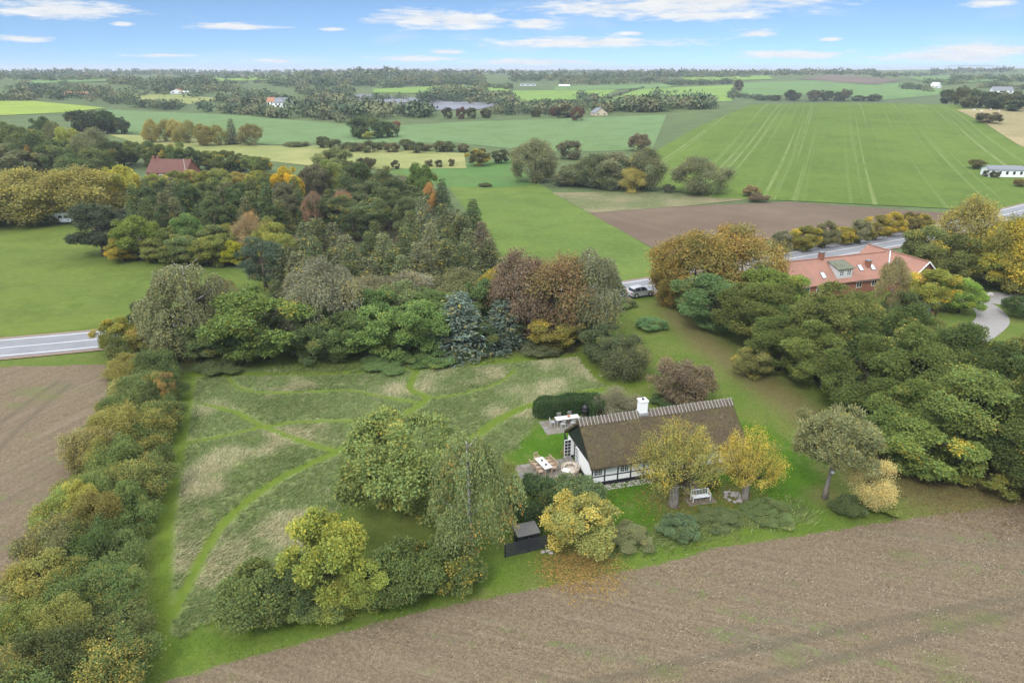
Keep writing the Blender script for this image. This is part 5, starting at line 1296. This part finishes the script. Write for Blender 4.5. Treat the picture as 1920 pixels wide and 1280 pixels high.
# clipped hedge behind the back terrace: an L of dense small leaves
def hedge(name, segs, h, w, n, col, label):
    rg_ = np.random.default_rng(17); pos = []; nr = []
    tot = sum(math.dist(a, b_) for a, b_ in segs)
    for a, b_ in segs:
        L = math.dist(a, b_); d = np.array((b_[0] - a[0], b_[1] - a[1])) / L; nn = np.array((-d[1], d[0])); m_ = int(n * L / tot)
        u = rg_.uniform(-w/2, L + w/2, m_); ang = rg_.uniform(-.35, math.pi + .35, m_)
        cx, cz = np.cos(ang), np.sin(ang)
        px_ = np.sign(cx) * np.abs(cx) ** .45 * w/2; pz = h * .5 + np.sign(cz) * np.abs(cz) ** .45 * h * .5
        low = rg_.random(m_) < .5; pz = np.where(low, rg_.uniform(.05, h * .9, m_), pz); px_ = np.where(low, np.sign(px_) * w/2, px_)
        endf = np.clip(np.minimum(u + w/2, L + w/2 - u) / (w * .5), 0, 1) ** .4
        wob = 1 + .05 * np.sin(u * 2.3) + .04 * rg_.normal(size=m_)
        xy = np.array(a)[None] + d[None] * u[:, None] + nn[None] * (px_ * endf * wob)[:, None]
        pos.append(np.c_[xy, pz * wob * (.75 + .25 * endf)]); q = nn[None] * cx[:, None]; nr.append(np.c_[q, cz])
    pos = np.concatenate(pos); nr = unit(np.concatenate(nr) + rg_.normal(size=pos.shape) * .25)
    V = sprays(rg_, pos, nr, .12, 2, .11, .08, rg_.random(len(pos)), rg_.random(len(pos)), 1.0, 0, .2)
    o = empty(name, (0, 0, 0)); tag(o, label, 'hedge'); c = link(bpy.data.objects.new('foliage', crown_mesh('hedge_foliage', [V])), o); c.color = (*col, 1); c['autumn'] = [.2, .2, .1]; c['autumn_amount'] = 0.0
    b = MB()
    for a, b_ in segs:
        d = Vector((b_[0] - a[0], b_[1] - a[1], 0)).normalized(); b.bar(Vector((*a, h * .44)), Vector((*b_, h * .44)), w * .8, h * .8)
    b.build('twigs', M['bark'], o)
    return o
hedge('clipped_hedge', [(hw(-.35, 14.0)[:2], hw(4.8, 14.0)[:2]), (hw(5.5, 14.0)[:2], hw(5.5, 12.1)[:2])], 1.95, 1.5, 15000, (.045,.085,.030), 'dark evergreen hedge clipped into an L behind the back terrace')

# ------------------------------------------------------------------ plank fence and shed by the field
fa = np.array(P(948, 1046)); fb = np.array(P(1035, 1026)); fL = float(np.linalg.norm(fb - fa)); fang = math.atan2(*(fb - fa)[::-1])
M['plank'] = plain('faded_black_boards', (.040,.042,.048), .7, .3, .5, 3)
fe = empty('plank_fence', (*fa, .03), fang); tag(fe, 'black horizontal plank fence between the birch and the yellow maple', 'fence')
for s in range(2):
    for k in range(8): MB().box(s * fL/2 + .03, (s + 1) * fL/2 - .03, -.012, .012, .08 + k * .155, .08 + k * .155 + .105, Matrix.Rotation(rngT.uniform(-.006, .006), 4, 'Y')).build('plank', M['plank'], fe)
for s in range(3): MB().box(s * fL/2 - .05, s * fL/2 + .05, .015, .11, 0, 1.35).build('post', M['tar'], fe)
sh = empty('garden_shed', (*P(1000, 1026), .03), fang); tag(sh, 'low black shed with grey felt roof behind the plank fence', 'shed')
MB().box(-1.2, .5, .1, 1.3, 0, 1.2).build('wall', M['boards'], sh)
MB().prism([(-1.3, 0, 1.22), (-1.3, 1.4, 1.34), (-1.3, 1.4, 1.42), (-1.3, 0, 1.30)], (1.9, 0, 0)).build('roof', plain('grey_roofing_felt', (.17,.165,.155), .9, .1, .4, 1.5, .3), sh)
MB().box(-.6, .1, .07, .098, .05, 1.15).build('door', M['tar'], sh)
for k, (px, py) in enumerate(((1018, 1036), (1027, 1034), (1033, 1038))):
    o = link(bpy.data.objects.new('pale_stone', rocks[k])); x, y = P(px, py); o.location = (x, y, .1); o.scale = (.2, .16, .16); tag(o, 'pale stone lying at the foot of the plank fence, %s one' % ('left', 'middle', 'right')[k], 'stone', 'pale stones by the fence')
    o.data = o.data.copy(); o.data.materials[0] = M['pebble']
nb_ = empty('nest_box', (P(1546, 934)[0] + .1, P(1546, 934)[1] - .24, 2.75), 0); tag(nb_, 'small white nest box on the trunk of the lone pine', 'nest box')
MB().box(-.11, .11, -.09, .09, 0, .28).build('box', M['white_paint'], nb_); MB().prism([(-.15, -.14, .28), (-.15, .10, .33), (-.15, .10, .35), (-.15, -.14, .30)], (.30, 0, 0)).build('roof', M['dark_grey'], nb_)
MB().lathe([(.025, 0), (.025, .004)], n=10).build('entrance_hole', M['black'], nb_).matrix_local = Matrix.Translation((0, -.092, .18)) @ Matrix.Rotation(R(90), 4, 'X')
# ------------------------------------------------------------------ red-roofed house on the right
m = Mat('red_pantiles'); p = m.pos(obj=True)
wv = m.n('ShaderNodeTexWave', bands_direction='X'); wv.inputs['Scale'].default_value = 1.35; wv.inputs['Distortion'].default_value = .3; m.t.links.new(p, wv.inputs[0])
w2 = m.n('ShaderNodeTexWave', bands_direction='Z', wave_profile='SAW'); w2.inputs['Scale'].default_value = 1.4; m.t.links.new(p, w2.inputs[0])
c = m.mix(m.ramp(m.noise(p, .5, 4), .35, .65), (.450,.235,.175), (.380,.210,.160))
c = m.mix(m.math('MULTIPLY', m.noise(p, 4, 3), .6), c, (.25,.135,.105))
c = m.mix(m.math('MULTIPLY', m.ramp(m.noise(p, .9, 4), .55, .75), .5), c, (.26,.19,.15))
M['tiles'] = m.done(c, .85, m.bump(m.math('ADD', wv.outputs[1], m.math('MULTIPLY', w2.outputs[1], .6)), .8, .06), .15)
M['brick'] = plain('red_brick', (.28,.125,.085), .9, .1, .4, 3, .3)
M['old_tiles'] = plain('brown_old_tiles', (.165,.085,.070), .9, .1, .45, 1.2, .4)
M['moss_roof'] = plain('mossy_board', (.20,.21,.155), .9, .1, .7, 1.6, .3)
M['zinc_white'] = plain('pale_grey_sheet', (.55,.58,.60), .5, .3, .1)
M['cream'] = plain('cream_render', (.62,.52,.36), .9, .1, .15)
M['orange_tiles'] = plain('orange_tiles', (.38,.19,.12), .9, .1, .3)
M['slate'] = plain('grey_roof', (.20,.21,.23), .8, .2, .25)
def gable_block(parent, x0, x1, y0, y1, ze, zr, wall, roofm, ov=.35, name='roof', along='x', th=.14):
    """walls up to a pitched roof with ridge along x or y; returns the roof"""
    b = MB()
    if along == 'x':
        yc = (y0 + y1) / 2; b.prism([(x0, y0, 0), (x0, y1, 0), (x0, y1, ze), (x0, yc, zr - .05), (x0, y0, ze)], (x1 - x0, 0, 0))
        k = (zr - ze) / (yc - y0)
        r_ = MB()
        for s, ye in ((1, y0 - ov), (-1, y1 + ov)):
            r_.prism([(x0 - ov, ye, ze - ov * k), (x0 - ov, yc, zr), (x0 - ov, yc, zr + th), (x0 - ov, ye, ze - ov * k + th)], (x1 - x0 + 2 * ov, 0, 0))
    else:
        xc = (x0 + x1) / 2; b.prism([(x0, y0, 0), (x1, y0, 0), (x1, y0, ze), (xc, y0, zr - .05), (x0, y0, ze)], (0, y1 - y0, 0))
        k = (zr - ze) / (xc - x0); r_ = MB()
        for xe in (x0 - ov, x1 + ov):
            r_.prism([(xe, y0 - ov, ze - ov * k), (xc, y0 - ov, zr), (xc, y0 - ov, zr + th), (xe, y0 - ov, ze - ov * k + th)], (0, y1 - y0 + 2 * ov, 0))
    b.build('wall', M[wall], parent)
    return r_.build(name, M[roofm], parent)
rh = empty('red_roofed_house', (44.3, 108.5, 0), R(19)); tag(rh, 'brick farmhouse with red tiled roof, dormer and cross wing among trees', 'house')
r1 = gable_block(rh, 0.3, 21.5, -3.6, 3.6, 2.45, 5.4, 'brick', 'tiles')
r2 = gable_block(rh, 19.0, 26.2, -7.6, 4.6, 2.3, 5.46, 'brick', 'tiles', along='y')
MB().bar((0, 0, 5.58), (21.6, 0, 5.58), .24, .12).build('ridge_tiles', M['tiles'], r1); MB().bar((22.6, -7.9, 5.64), (22.6, 4.9, 5.64), .24, .12).build('ridge_tiles', M['tiles'], r2)
MB().bar((18.72, -3.95, 2.32), (22.5, -.1, 5.66), .20, .07).build('valley_flashing', M['zinc_white'], r2)
MB().bar((18.65, -7.98, 2.18), (22.6, -7.98, 5.62), .10, .18).build('verge_board', M['white_paint'], r2); MB().bar((26.55, -7.98, 2.18), (22.6, -7.98, 5.62), .10, .18).build('verge_board', M['white_paint'], r2)
k1 = (5.4 - 2.45) / 3.6
def on_slope(x, y): return 5.54 + k1 * y
dm = MB().prism([(8.6, -3.3, on_slope(0, -3.3) - .1), (8.6, -3.3, 4.35), (8.6, -.9, 5.05), (8.6, -.9, on_slope(0, -.9) - .2)], (3.0, 0, 0)).build('dormer', M['zinc_white'], r1)
MB().prism([(8.4, -3.55, 4.36), (8.4, -.75, 5.14), (8.4, -.75, 5.24), (8.4, -3.55, 4.46)], (3.4, 0, 0)).build('dormer_roof', M['moss_roof'], dm)
for x in (9.35, 10.85):
    wf = MB().box(x - .42, x + .42, -3.345, -3.305, 3.25, 4.25).build('window', M['white_paint'], dm)
    for a in (-.2, .2):
        for q in range(3): MB().box(x + a - .14, x + a + .14, -3.36, -3.347, 3.34 + q * .3, 3.56 + q * .3).build('pane', M['glass'], wf)
for x, y in ((6.3, -2.6), (14.4, -2.1), (16.9, -2.2)):
    Mx = Matrix.Translation((x, y, on_slope(x, y) + .02)) @ Matrix.Rotation(math.atan(k1), 4, 'X')
    f = MB().box(-.42, .42, -.62, .62, 0, .07, Mx).build('skylight', M['dark_grey'], r1); m_ = Mat('skylight_glass') if 'skyglass' not in M else None
    if m_: M['skyglass'] = m_.done((.55,.62,.68), .08, None, .8)
    MB().box(-.34, .34, -.54, .54, .071, .085, Mx).build('pane', M['skyglass'], f)
for x, y, h, nm in ((7.7, .0, 1.0, 'c'), (16.1, -1.9, .9, 'd')):
    c1 = MB().box(x - .38, x + .38, y - .35, y + .35, on_slope(x, y) - .6, on_slope(x, y) + h).build('chimney', M['brick'], r1); MB().box(x - .44, x + .44, y - .41, y + .41, on_slope(x, y) + h, on_slope(x, y) + h + .12).build('chimney_cap', M['slate'], c1)
for x in (2.5, 5.0, 13.2, 16.4):
    wf = MB().box(x - .55, x + .55, -3.64, -3.60, .95, 2.0).build('window', M['white_paint'], rh)
    for a in (-.26, .26): MB().box(x + a - .21, x + a + .21, -3.655, -3.642, 1.05, 1.9).build('pane', M['glass'], wf)
for x in (21.2, 23.6):
    wf = MB().box(x - .5, x + .5, -7.64, -7.60, .95, 2.0).build('window', M['white_paint'], rh)
    for a in (-.24, .24): MB().box(x + a - .19, x + a + .19, -7.655, -7.642, 1.05, 1.9).build('pane', M['glass'], wf)
MB().box(12.0, 18.9, -3.99, -3.95, 2.02, 2.12).build('gutter', M['dark_grey'], r1)

# drive, carport, boulder
dl = smooth_line(pw([(1790,556),(1838,572),(1860,596),(1842,618),(1790,650)]), 8)
V, F = ribbon(dl, -2.0, 2.2, .07); M['gravel'] = plain('pale_gravel', (.29,.275,.265), .95, .1, .4, 1.0, .3)
tag(link(bpy.data.objects.new('gravel_drive', mesh_np('gravel_drive', V, F, M['gravel']))), kind='structure')
drape('gravel_yard', [(1795,553),(1860,548),(1930,556),(1935,576),(1880,572),(1820,566)], M['gravel'], .09)
bo = link(bpy.data.objects.new('boulder', rocks[1].copy())); bo.data.materials[0] = M['pebble']; bo.location = (*P(1854, 557), .3); bo.scale = (.8, .6, .8); tag(bo, 'pale boulder at the edge of the gravel yard', 'boulder')
cpx, cpy = P(1716, 586); cp = empty('carport', (cpx, cpy, 0), R(12)); tag(cp, 'low open carport with moss-green roof behind the oaks', 'carport')
MB().prism([(-1.9, -2.4, 2.05), (-1.9, 2.4, 2.3), (-1.9, 2.4, 2.42), (-1.9, -2.4, 2.17)], (3.8, 0, 0)).build('roof', M['moss_roof'], cp)
for a in (-1.7, 1.7):
    for b_ in (-2.2, 2.2): MB().box(a - .06, a + .06, b_ - .06, b_ + .06, 0, 2.08).build('post', M['bark'], cp)

# ------------------------------------------------------------------ cars
def car(name, loc, rz, paint, label):
    """small SUV, 4.4 m long, nose towards +x"""
    o = empty(name, loc, rz); tag(o, label, 'car')
    low = [(-2.18,.34),(-2.22,.60),(-2.16,.92),(-2.0,1.02),(1.0,1.04),(1.75,.96),(2.12,.80),(2.20,.55),(2.12,.30),(1.75,.26),(-1.9,.26)]
    b = MB(); n = len(low); ys = [(-.90, .93), (-.93, 1.0), (.93, 1.0), (.90, .93)]
    for y, s in ys:
        for x, z in low: b.v.append((x * (1 if abs(y) > .91 else .985), y, .62 + (z - .62) * s))
    for k in range(3):
        for i in range(n): b.f.append((k * n + i, k * n + (i + 1) % n, (k + 1) * n + (i + 1) % n, (k + 1) * n + i))
    b.f += [tuple(range(n - 1, -1, -1)), tuple(3 * n + i for i in range(n))]
    body = b.build('body', paint, o, False, .035)
    cab = [(-2.02,.98),(-1.80,1.42),(-1.45,1.60),(-.2,1.66),(.35,1.60),(1.08,1.02)]
    b = MB(); n = len(cab)
    for y, s in ((-.86, 0), (-.70, 1), (.70, 1), (.86, 0)):
        for x, z in cab: b.v.append((x * (.97 if s else 1), y, z if s else min(z, 1.02 + (z - 1.02) * .02)))
    for k in range(3):
        for i in range(n - 1): b.f.append((k * n + i, k * n + i + 1, (k + 1) * n + i + 1, (k + 1) * n + i))
    b.build('glasshouse', M['glass'], o)
    b = MB(); b.prism([(-1.74,-.68,1.46),(-1.42,-.68,1.625),(-.2,-.68,1.685),(.36,-.68,1.62),(.30,-.68,1.58),(-.2,-.68,1.62),(-1.4,-.68,1.55)], (0, 1.36, 0)); b.build('roof', paint, o)
    for s in (-1, 1):
        for a, c_ in (((.98, s * .84, 1.04), (.32, s * .70, 1.61)), ((-.45, s * .86, 1.03), (-.5, s * .71, 1.62)), ((-1.5, s * .86, 1.03), (-1.55, s * .70, 1.56))): MB().bar(a, c_, .07, .05).build('pillar', paint, o)
        for x in (-1.32, 1.36):
            w = MB().lathe([(.20, -.10), (.34, -.11), (.36, -.06), (.36, .06), (.34, .11), (.20, .10)], n=20).build('wheel', M['black'], o); w.matrix_local = Matrix.Translation((x, s * .84, .36)) @ Matrix.Rotation(R(90), 4, 'X')
            MB().lathe([(.19, -.12), (.21, -.115), (.21, .115), (.19, .12)], n=12).build('rim', M['zinc'], w)
            MB().tube([(x + .44 * math.cos(t), s * .925, .36 + .44 * math.sin(t)) for t in np.linspace(0, math.pi, 9)], .04, 5).build('wheel_arch', M['black'], o)
        MB().box(2.04, 2.16, s * .72 - .16, s * .72 + .16, .66, .80).build('headlight', M['zinc_white'], o)
        MB().box(-2.235, -2.15, s * .76 - .12, s * .76 + .12, .75, .98).build('tail_light', M['tail'], o)
        MB().box(.62, .80, s * .98 - .10, s * .98 + .06, 1.02, 1.14).build('mirror', paint, o)
    MB().box(-2.0, 2.0, -.90, .90, .22, .34).build('sill', M['black'], o)
    return o
M['tail'] = plain('red_lamp', (.35,.02,.02), .3, .5, .1)
m = Mat('silver_paint'); M['silver'] = m.done((.44,.45,.47), .28, None, .5, Metallic=.35)
m = Mat('black_paint'); M['black_car'] = m.done((.015,.015,.017), .2, None, .6)
ci = int(np.argmin(np.hypot(*(RL - np.array(P(1200, 553))).T))); cdir = RL[ci + 1] - RL[ci]; ca = math.atan2(cdir[1], cdir[0])
cc_ = RL[ci] + np.array((math.sin(ca), -math.cos(ca))) * 1.75
car('car', (*P(1200, 556), .21), ca, M['silver'], 'silver SUV on the road beside the autumn-brown maple')
car('car', (cpx, cpy - .4, .05), R(100), M['black_car'], 'black car standing under the moss-roofed carport')

# ------------------------------------------------------------------ other houses
def far_house(px, base, top, wpx, wall, roofm, label, rz=0.0, depth=.6, eave=.45, along='x', chim=0, name='house', wins=4):
    x, y = P(px, base); h = max(2.4, height_to(x, y, top)); L = wpx / depth_scale(x, y, G(x, y)); D = max(4.0, L * depth)
    o = empty(name, (x, y + D/2, G(x, y)), rz); tag(o, label, 'house')
    ze = h * eave
    r_ = gable_block(o, -L/2, L/2, -D/2, D/2, ze, h, wall, roofm, .3, along=along)
    for k in range(wins):
        u = -L/2 + (k + .5) * L / wins
        wf = MB().box(u - L / wins * .22, u + L / wins * .22, -D/2 - .05, -D/2 - .01, ze * .35, ze * .85).build('window', M['white_paint'], o)
        MB().box(u - L / wins * .18, u + L / wins * .18, -D/2 - .07, -D/2 - .052, ze * .40, ze * .80).build('pane', M['glass'], wf)
    for k in range(chim):
        u = -L/2 + .5 + k * 1.6; MB().box(u - .35, u + .35, -.35, .35, h - .4, h + 1.0).build('chimney', M['brick'], r_)
    return o
far_house(318, 345, 302, 78, 'brick', 'old_tiles', 'brick house with brown tiled roof half hidden in the left wood', R(-8), .62, .5, chim=2)
fx2, fy2 = P(352, 346); fpole = MB().tube([(0, 0, 0), (0, 0, height_to(fx2, fy2, 297))], [.09, .05], 8).build('flagpole', M['white_paint']); fpole.location = (fx2, fy2, G(fx2, fy2)); tag(fpole, 'white flagpole beside the brown-roofed house', 'flagpole')
bu = far_house(1888, 333, 313, 62, 'white', 'slate', 'low white bungalow with chimney at the foot of the striped hill', R(-6), .5, .72, wins=5)
MB().box(7.2, 8.2, -.6, .4, 1.5, 4.8).build('chimney', M['white'], bu)
far_house(1124, 217, 203, 26, 'cream', 'slate', 'cream gabled cottage on the far edge of the blue-green field', R(20), .8, .35, 'y', wins=2)
far_house(530, 201, 184, 30, 'white', 'slate', 'white house with grey roof among trees left of the sheeted field', R(-10), .6, .5)
far_house(508, 198, 183, 14, 'white', 'orange_tiles', 'small red-roofed house beside the grey-roofed white one', R(-10), .9, .5, wins=2)
far_house(330, 176, 167, 22, 'white', 'orange_tiles', 'white gabled farmhouse with reddish roof by the paddock', R(10), .6, .45, 'y', wins=2)
far_house(348, 177, 171, 10, 'white', 'zinc_white', 'small white outbuilding right of the paddock farmhouse', 0, .8, .6, wins=2)
far_house(142, 182, 172, 42, 'cream', 'orange_tiles', 'long low orange-roofed farm among dark trees, far left', R(4), .3, .45, wins=5)
far_house(1757, 166, 155, 16, 'white', 'white', 'small white gabled house on the upland, far right', R(25), .8, .4, 'y', wins=2)
far_house(1882, 176, 163, 34, 'white', 'slate', 'white farm with grey roofs in the wood, far right', R(-12), .5, .5)
far_house(1320, 203, 197, 14, 'white', 'zinc_white', 'pale low shed behind the hedge by the striped hill', 0, .6, .6, wins=2)
far_house(990, 161, 157, 30, 'white', 'slate', 'long grey-roofed barn near the horizon, centre', 0, .4, .55, wins=3)
far_house(1058, 163, 159, 20, 'white', 'white', 'long white barn near the horizon, right of the grey one', 0, .4, .55, wins=3)
for k, (px, py, s) in enumerate(((118, 419, 30), (158, 414, 34))):
    x, y = P(px, py); o = empty('caravan', (x, y, G(x, y)), R(8)); tag(o, 'white caravan under the olive willows, %s one' % ('left', 'right')[k], 'caravan', 'caravans under the willows')
    MB().prism([(-2.6,-1.1,.5),(2.5,-1.1,.5),(2.7,-1.1,1.2),(2.2,-1.1,2.6),(-2.3,-1.1,2.7),(-2.75,-1.1,1.6)], (0, 2.2, 0)).build('body', M['white_paint'], o, False, .08)
    for u in (-1.4, .2, 1.5): MB().box(u - .45, u + .45, -1.13, -1.09, 1.5, 2.1).build('window', M['glass'], o)
    MB().lathe([(.12, -.1), (.34, -.1), (.34, .1), (.12, .1)], n=14).build('wheel', M['black'], o).matrix_local = Matrix.Translation((0, -1.0, .34)) @ Matrix.Rotation(R(90), 4, 'X')
# roadside post, sheep
px_, py_ = P(1697, 462); rp_ = MB().box(-.06, .06, -.04, .04, 0, 1.0).build('marker_post', M['white_paint']); rp_.location = (px_, py_, .05); tag(rp_, 'white roadside marker post behind the red-roofed house', 'post')
def sheep_mesh():
    b = MB()
    bm = bmesh.new(); bmesh.ops.create_uvsphere(bm, u_segments=12, v_segments=8, radius=.5)
    for v in bm.verts: v.co = Vector((v.co.x * 1.25, v.co.y * .72, v.co.z * .78 + .62))
    hd = bmesh.ops.create_uvsphere(bm, u_segments=8, v_segments=6, radius=.17)['verts']
    for v in hd: v.co = Vector((v.co.x * 1.4 + .75, v.co.y, v.co.z + .72))
    for a in (-.35, .35):
        for s in (-.18, .18):
            lg = bmesh.ops.create_cone(bm, segments=6, radius1=.05, radius2=.07, depth=.5, cap_ends=True)['verts']
            for v in lg: v.co = Vector((v.co.x + a, v.co.y + s, v.co.z + .25))
    me = bpy.data.meshes.new('sheep'); bm.to_mesh(me); bm.free(); me.materials.append(M['cushion']); return me
shm = sheep_mesh()
for k, (px, py, rz, lab) in enumerate(((1826, 209, .3, 'white sheep grazing farthest left on the tan pasture'), (1840, 211, 2.0, 'white sheep grazing second from left on the tan pasture'), (1857, 208, 4.0, 'white sheep grazing second from right on the tan pasture'), (1873, 211, 1.0, 'white sheep grazing farthest right on the tan pasture'))):
    x, y = P(px, py); o = link(bpy.data.objects.new('sheep', shm)); o.location = (x, y, G(x, y) + .25); o.rotation_euler = (0, 0, rz); tag(o, lab, 'sheep', 'sheep on the tan pasture')
# ------------------------------------------------------------------ long meadow grass, standing everywhere but on the mown paths
m = Mat('meadow_grass'); a = m.attr('leaf'); d = m.n('ShaderNodeBsdfDiffuse'); t = m.n('ShaderNodeBsdfTranslucent'); mx = m.n('ShaderNodeMixShader'); mx.inputs[0].default_value = .4
for x in (d, t): m.t.links.new(a.outputs['Color'], x.inputs[0])
m.t.links.new(d.outputs[0], mx.inputs[1]); m.t.links.new(t.outputs[0], mx.inputs[2]); m.t.links.new(mx.outputs[0], m.out.inputs[0]); M['blade'] = m.m
def grass(name, n, box, density, hgt, cols, label, seed, blades=5, wd=.05, lean=1.0):
    """tufts scattered by a density mask; cols(x, y, rng) gives each tuft its colour"""
    rg = np.random.default_rng(seed)
    x = rg.uniform(box[0], box[1], n); y = rg.uniform(box[2], box[3], n)
    k = rg.random(n) < density(x, y); x, y = x[k], y[k]; n = len(x)
    col = cols(x, y, rg); wind = .6 * np.sin(x * .35 + .8 * np.sin(y * .3)) + .5; wang = wind * 1.2
    Vs, Cs = [], []
    for _ in range(blades):
        a = rg.uniform(0, 6.28, n); h = hgt * rg.uniform(.45, 1.2, n)
        bx, by = x + rg.normal(size=n) * .13, y + rg.normal(size=n) * .13
        lx = (np.cos(wang) * lean + rg.normal(size=n) * .45) * h; ly = (np.sin(wang) * lean * .6 + rg.normal(size=n) * .45) * h
        w = wd * rg.uniform(.7, 1.3, n)
        p0 = np.stack([bx - np.cos(a) * w, by - np.sin(a) * w, np.full(n, .04)], -1); p1 = np.stack([bx + np.cos(a) * w, by + np.sin(a) * w, np.full(n, .04)], -1)
        p2 = np.stack([bx + lx, by + ly, .04 + h * .8], -1)
        Vs.append(np.stack([p0, p1, p2], 1)); Cs.append(np.c_[col * rg.uniform(.75, 1.3, (n, 1)), np.ones(n)])
    V = np.concatenate(Vs).reshape(-1, 3)
    o = link(bpy.data.objects.new(name, mesh_np(name, V, np.arange(len(V)).reshape(-1, 3), M['blade'], {'leaf': ('FACE', np.concatenate(Cs))})))
    return tag(o, label, 'grass', kind='stuff')
def mead_cols(x, y, rg):
    d = np.clip(sample(drymap, x, y) * .65 + rg.normal(size=len(x)) * .22, 0, 1)[:, None]
    g = np.array((.225,.305,.105)); s = np.array((.600,.530,.360)); v = rg.random((len(x), 1))
    return (g * (1 - .25 * v) * (1 - d) + s * d)
grass('meadow_grass', 120000, (MEADOW[:, 0].min(), MEADOW[:, 0].max(), MEADOW[:, 1].min(), MEADOW[:, 1].max()),
      lambda x, y: np.clip(sample(meadow, x, y) - 2.2 * sample(path, x, y), 0, 1) * (.55 + .45 * sample(value_noise(1.6, 21), x, y)), .28, mead_cols, 'long tufted meadow grass, partly dried to straw, left of the cottage', 31)
bank = np.clip(scrub * 1.0, 0, 1)
grass('bank_grass', 60000, (-30, 40, 38, 92), lambda x, y: sample(bank, x, y) * .9, .40, lambda x, y, rg: np.array((.15,.195,.07)) * (1 + .8 * rg.random((len(x), 1))) * np.array((1, .95, .9)),
      'rough uncut grass on the bank and along the tree belt', 32)
rightstub = np.clip(blur(stubble, 2) - .15, 0, 1) * (GX > -32)
def straw(x, y, rg):
    k = rg.random((len(x), 1)); return np.where(k < .55, np.array((.44,.37,.27)), np.where(k < .85, np.array((.20,.16,.115)), np.array((.085,.068,.05))))
grass('stubble_straw', 190000, (-32, 75, 24, 62), lambda x, y: sample(rightstub, x, y) * np.clip(1.5 - y / 75, .2, 1), .11, straw, 'short straw stubble covering the field in the foreground', 33, 1, .035, 1.3)
lawn_m = np.clip(1 - stubble - meadow - .9 * under, 0, 1)
grass('lawn_grass', 150000, (-30, 42, 30, 100), lambda x, y: sample(lawn_m, x, y) * .8, .085, lambda x, y, rg: (np.array((.120,.175,.026)) * (1 - sample(bright, x, y)[:, None]) + np.array((.078,.165,.010)) * sample(bright, x, y)[:, None]) * (1 + .8 * rg.random((len(x), 1)) ** 2), 'short mown grass of lawn, paths and field verge', 34, 1, .05, 1.0)
# fallen leaves
def fallen(name, spots, cols, label, seed):
    rg = np.random.default_rng(seed); P_ = []
    for px, py, r, n in spots:
        x, y = P(px, py); a = rg.uniform(0, 6.28, n); q = r * np.sqrt(rg.random(n)) * rg.uniform(.6, 1.25, n)
        P_.append(np.stack([x + q * np.cos(a), y + q * np.sin(a) * .9, np.full(n, .075) + rg.random(n) * .03], -1))
    P_ = np.concatenate(P_); n = len(P_); c = np.array(cols)[rg.integers(len(cols), size=n)] * rg.uniform(.7, 1.2, (n, 1))
    a = rg.uniform(0, 6.28, n); ax = np.stack([np.cos(a), np.sin(a), rg.uniform(-.2, .3, n)], -1)
    V, _ = leaves(rg, P_, ax, np.array((0, 0, 1.0)) + rg.normal(size=(n, 3)) * .25, .13, .10, np.zeros(n), np.zeros(n))
    o = link(bpy.data.objects.new(name, mesh_np(name, V.reshape(-1, 3), np.arange(4 * n).reshape(-1, 4), M['blade'], {'leaf': ('FACE', np.c_[c, np.ones(n)])})))
    tag(o, label, 'leaves', kind='stuff')
fallen('fallen_leaves', [(1095,1072,3.4,2600),(1060,1062,2.4,700)], [(.48,.34,.10),(.42,.28,.09),(.34,.21,.09)], 'yellow fallen leaves on the grass below the yellow maple', 41)
fallen('fallen_leaves', [(1268,945,4.6,1100),(1390,938,4.0,900),(1300,960,5,500)], [(.40,.28,.07),(.26,.17,.07),(.20,.13,.06)], 'brown and yellow fallen leaves under the two willows', 42)
fallen('fallen_leaves', [(1460,730,5,900),(1560,800,6,1200),(1650,880,6,1500),(1760,920,7,2200),(1880,935,7,2000),(1340,650,4,400)], [(.26,.17,.08),(.20,.13,.06),(.33,.23,.09)], 'brown leaf litter along the edge of the right-hand oak wood', 43)

# ------------------------------------------------------------------ the air over the land
HZ = MB().box(-320000, 320000, -3000, 330000, -64, 60).mesh('haze', bpy.data.materials.new('haze'))
mh = HZ.materials[0]; mh.use_nodes = True; mh.node_tree.nodes.clear()
vo = mh.node_tree.nodes.new('ShaderNodeVolumePrincipled'); ho = mh.node_tree.nodes.new('ShaderNodeOutputMaterial')
vo.inputs['Color'].default_value = (.80, .88, 1.0, 1); vo.inputs['Density'].default_value = 1.6e-4; vo.inputs['Anisotropy'].default_value = 0.0
mh.node_tree.links.new(vo.outputs[0], ho.inputs['Volume'])
tag(link(bpy.data.objects.new('haze', HZ)), 'thin blue haze over the far land', 'haze', kind='stuff')
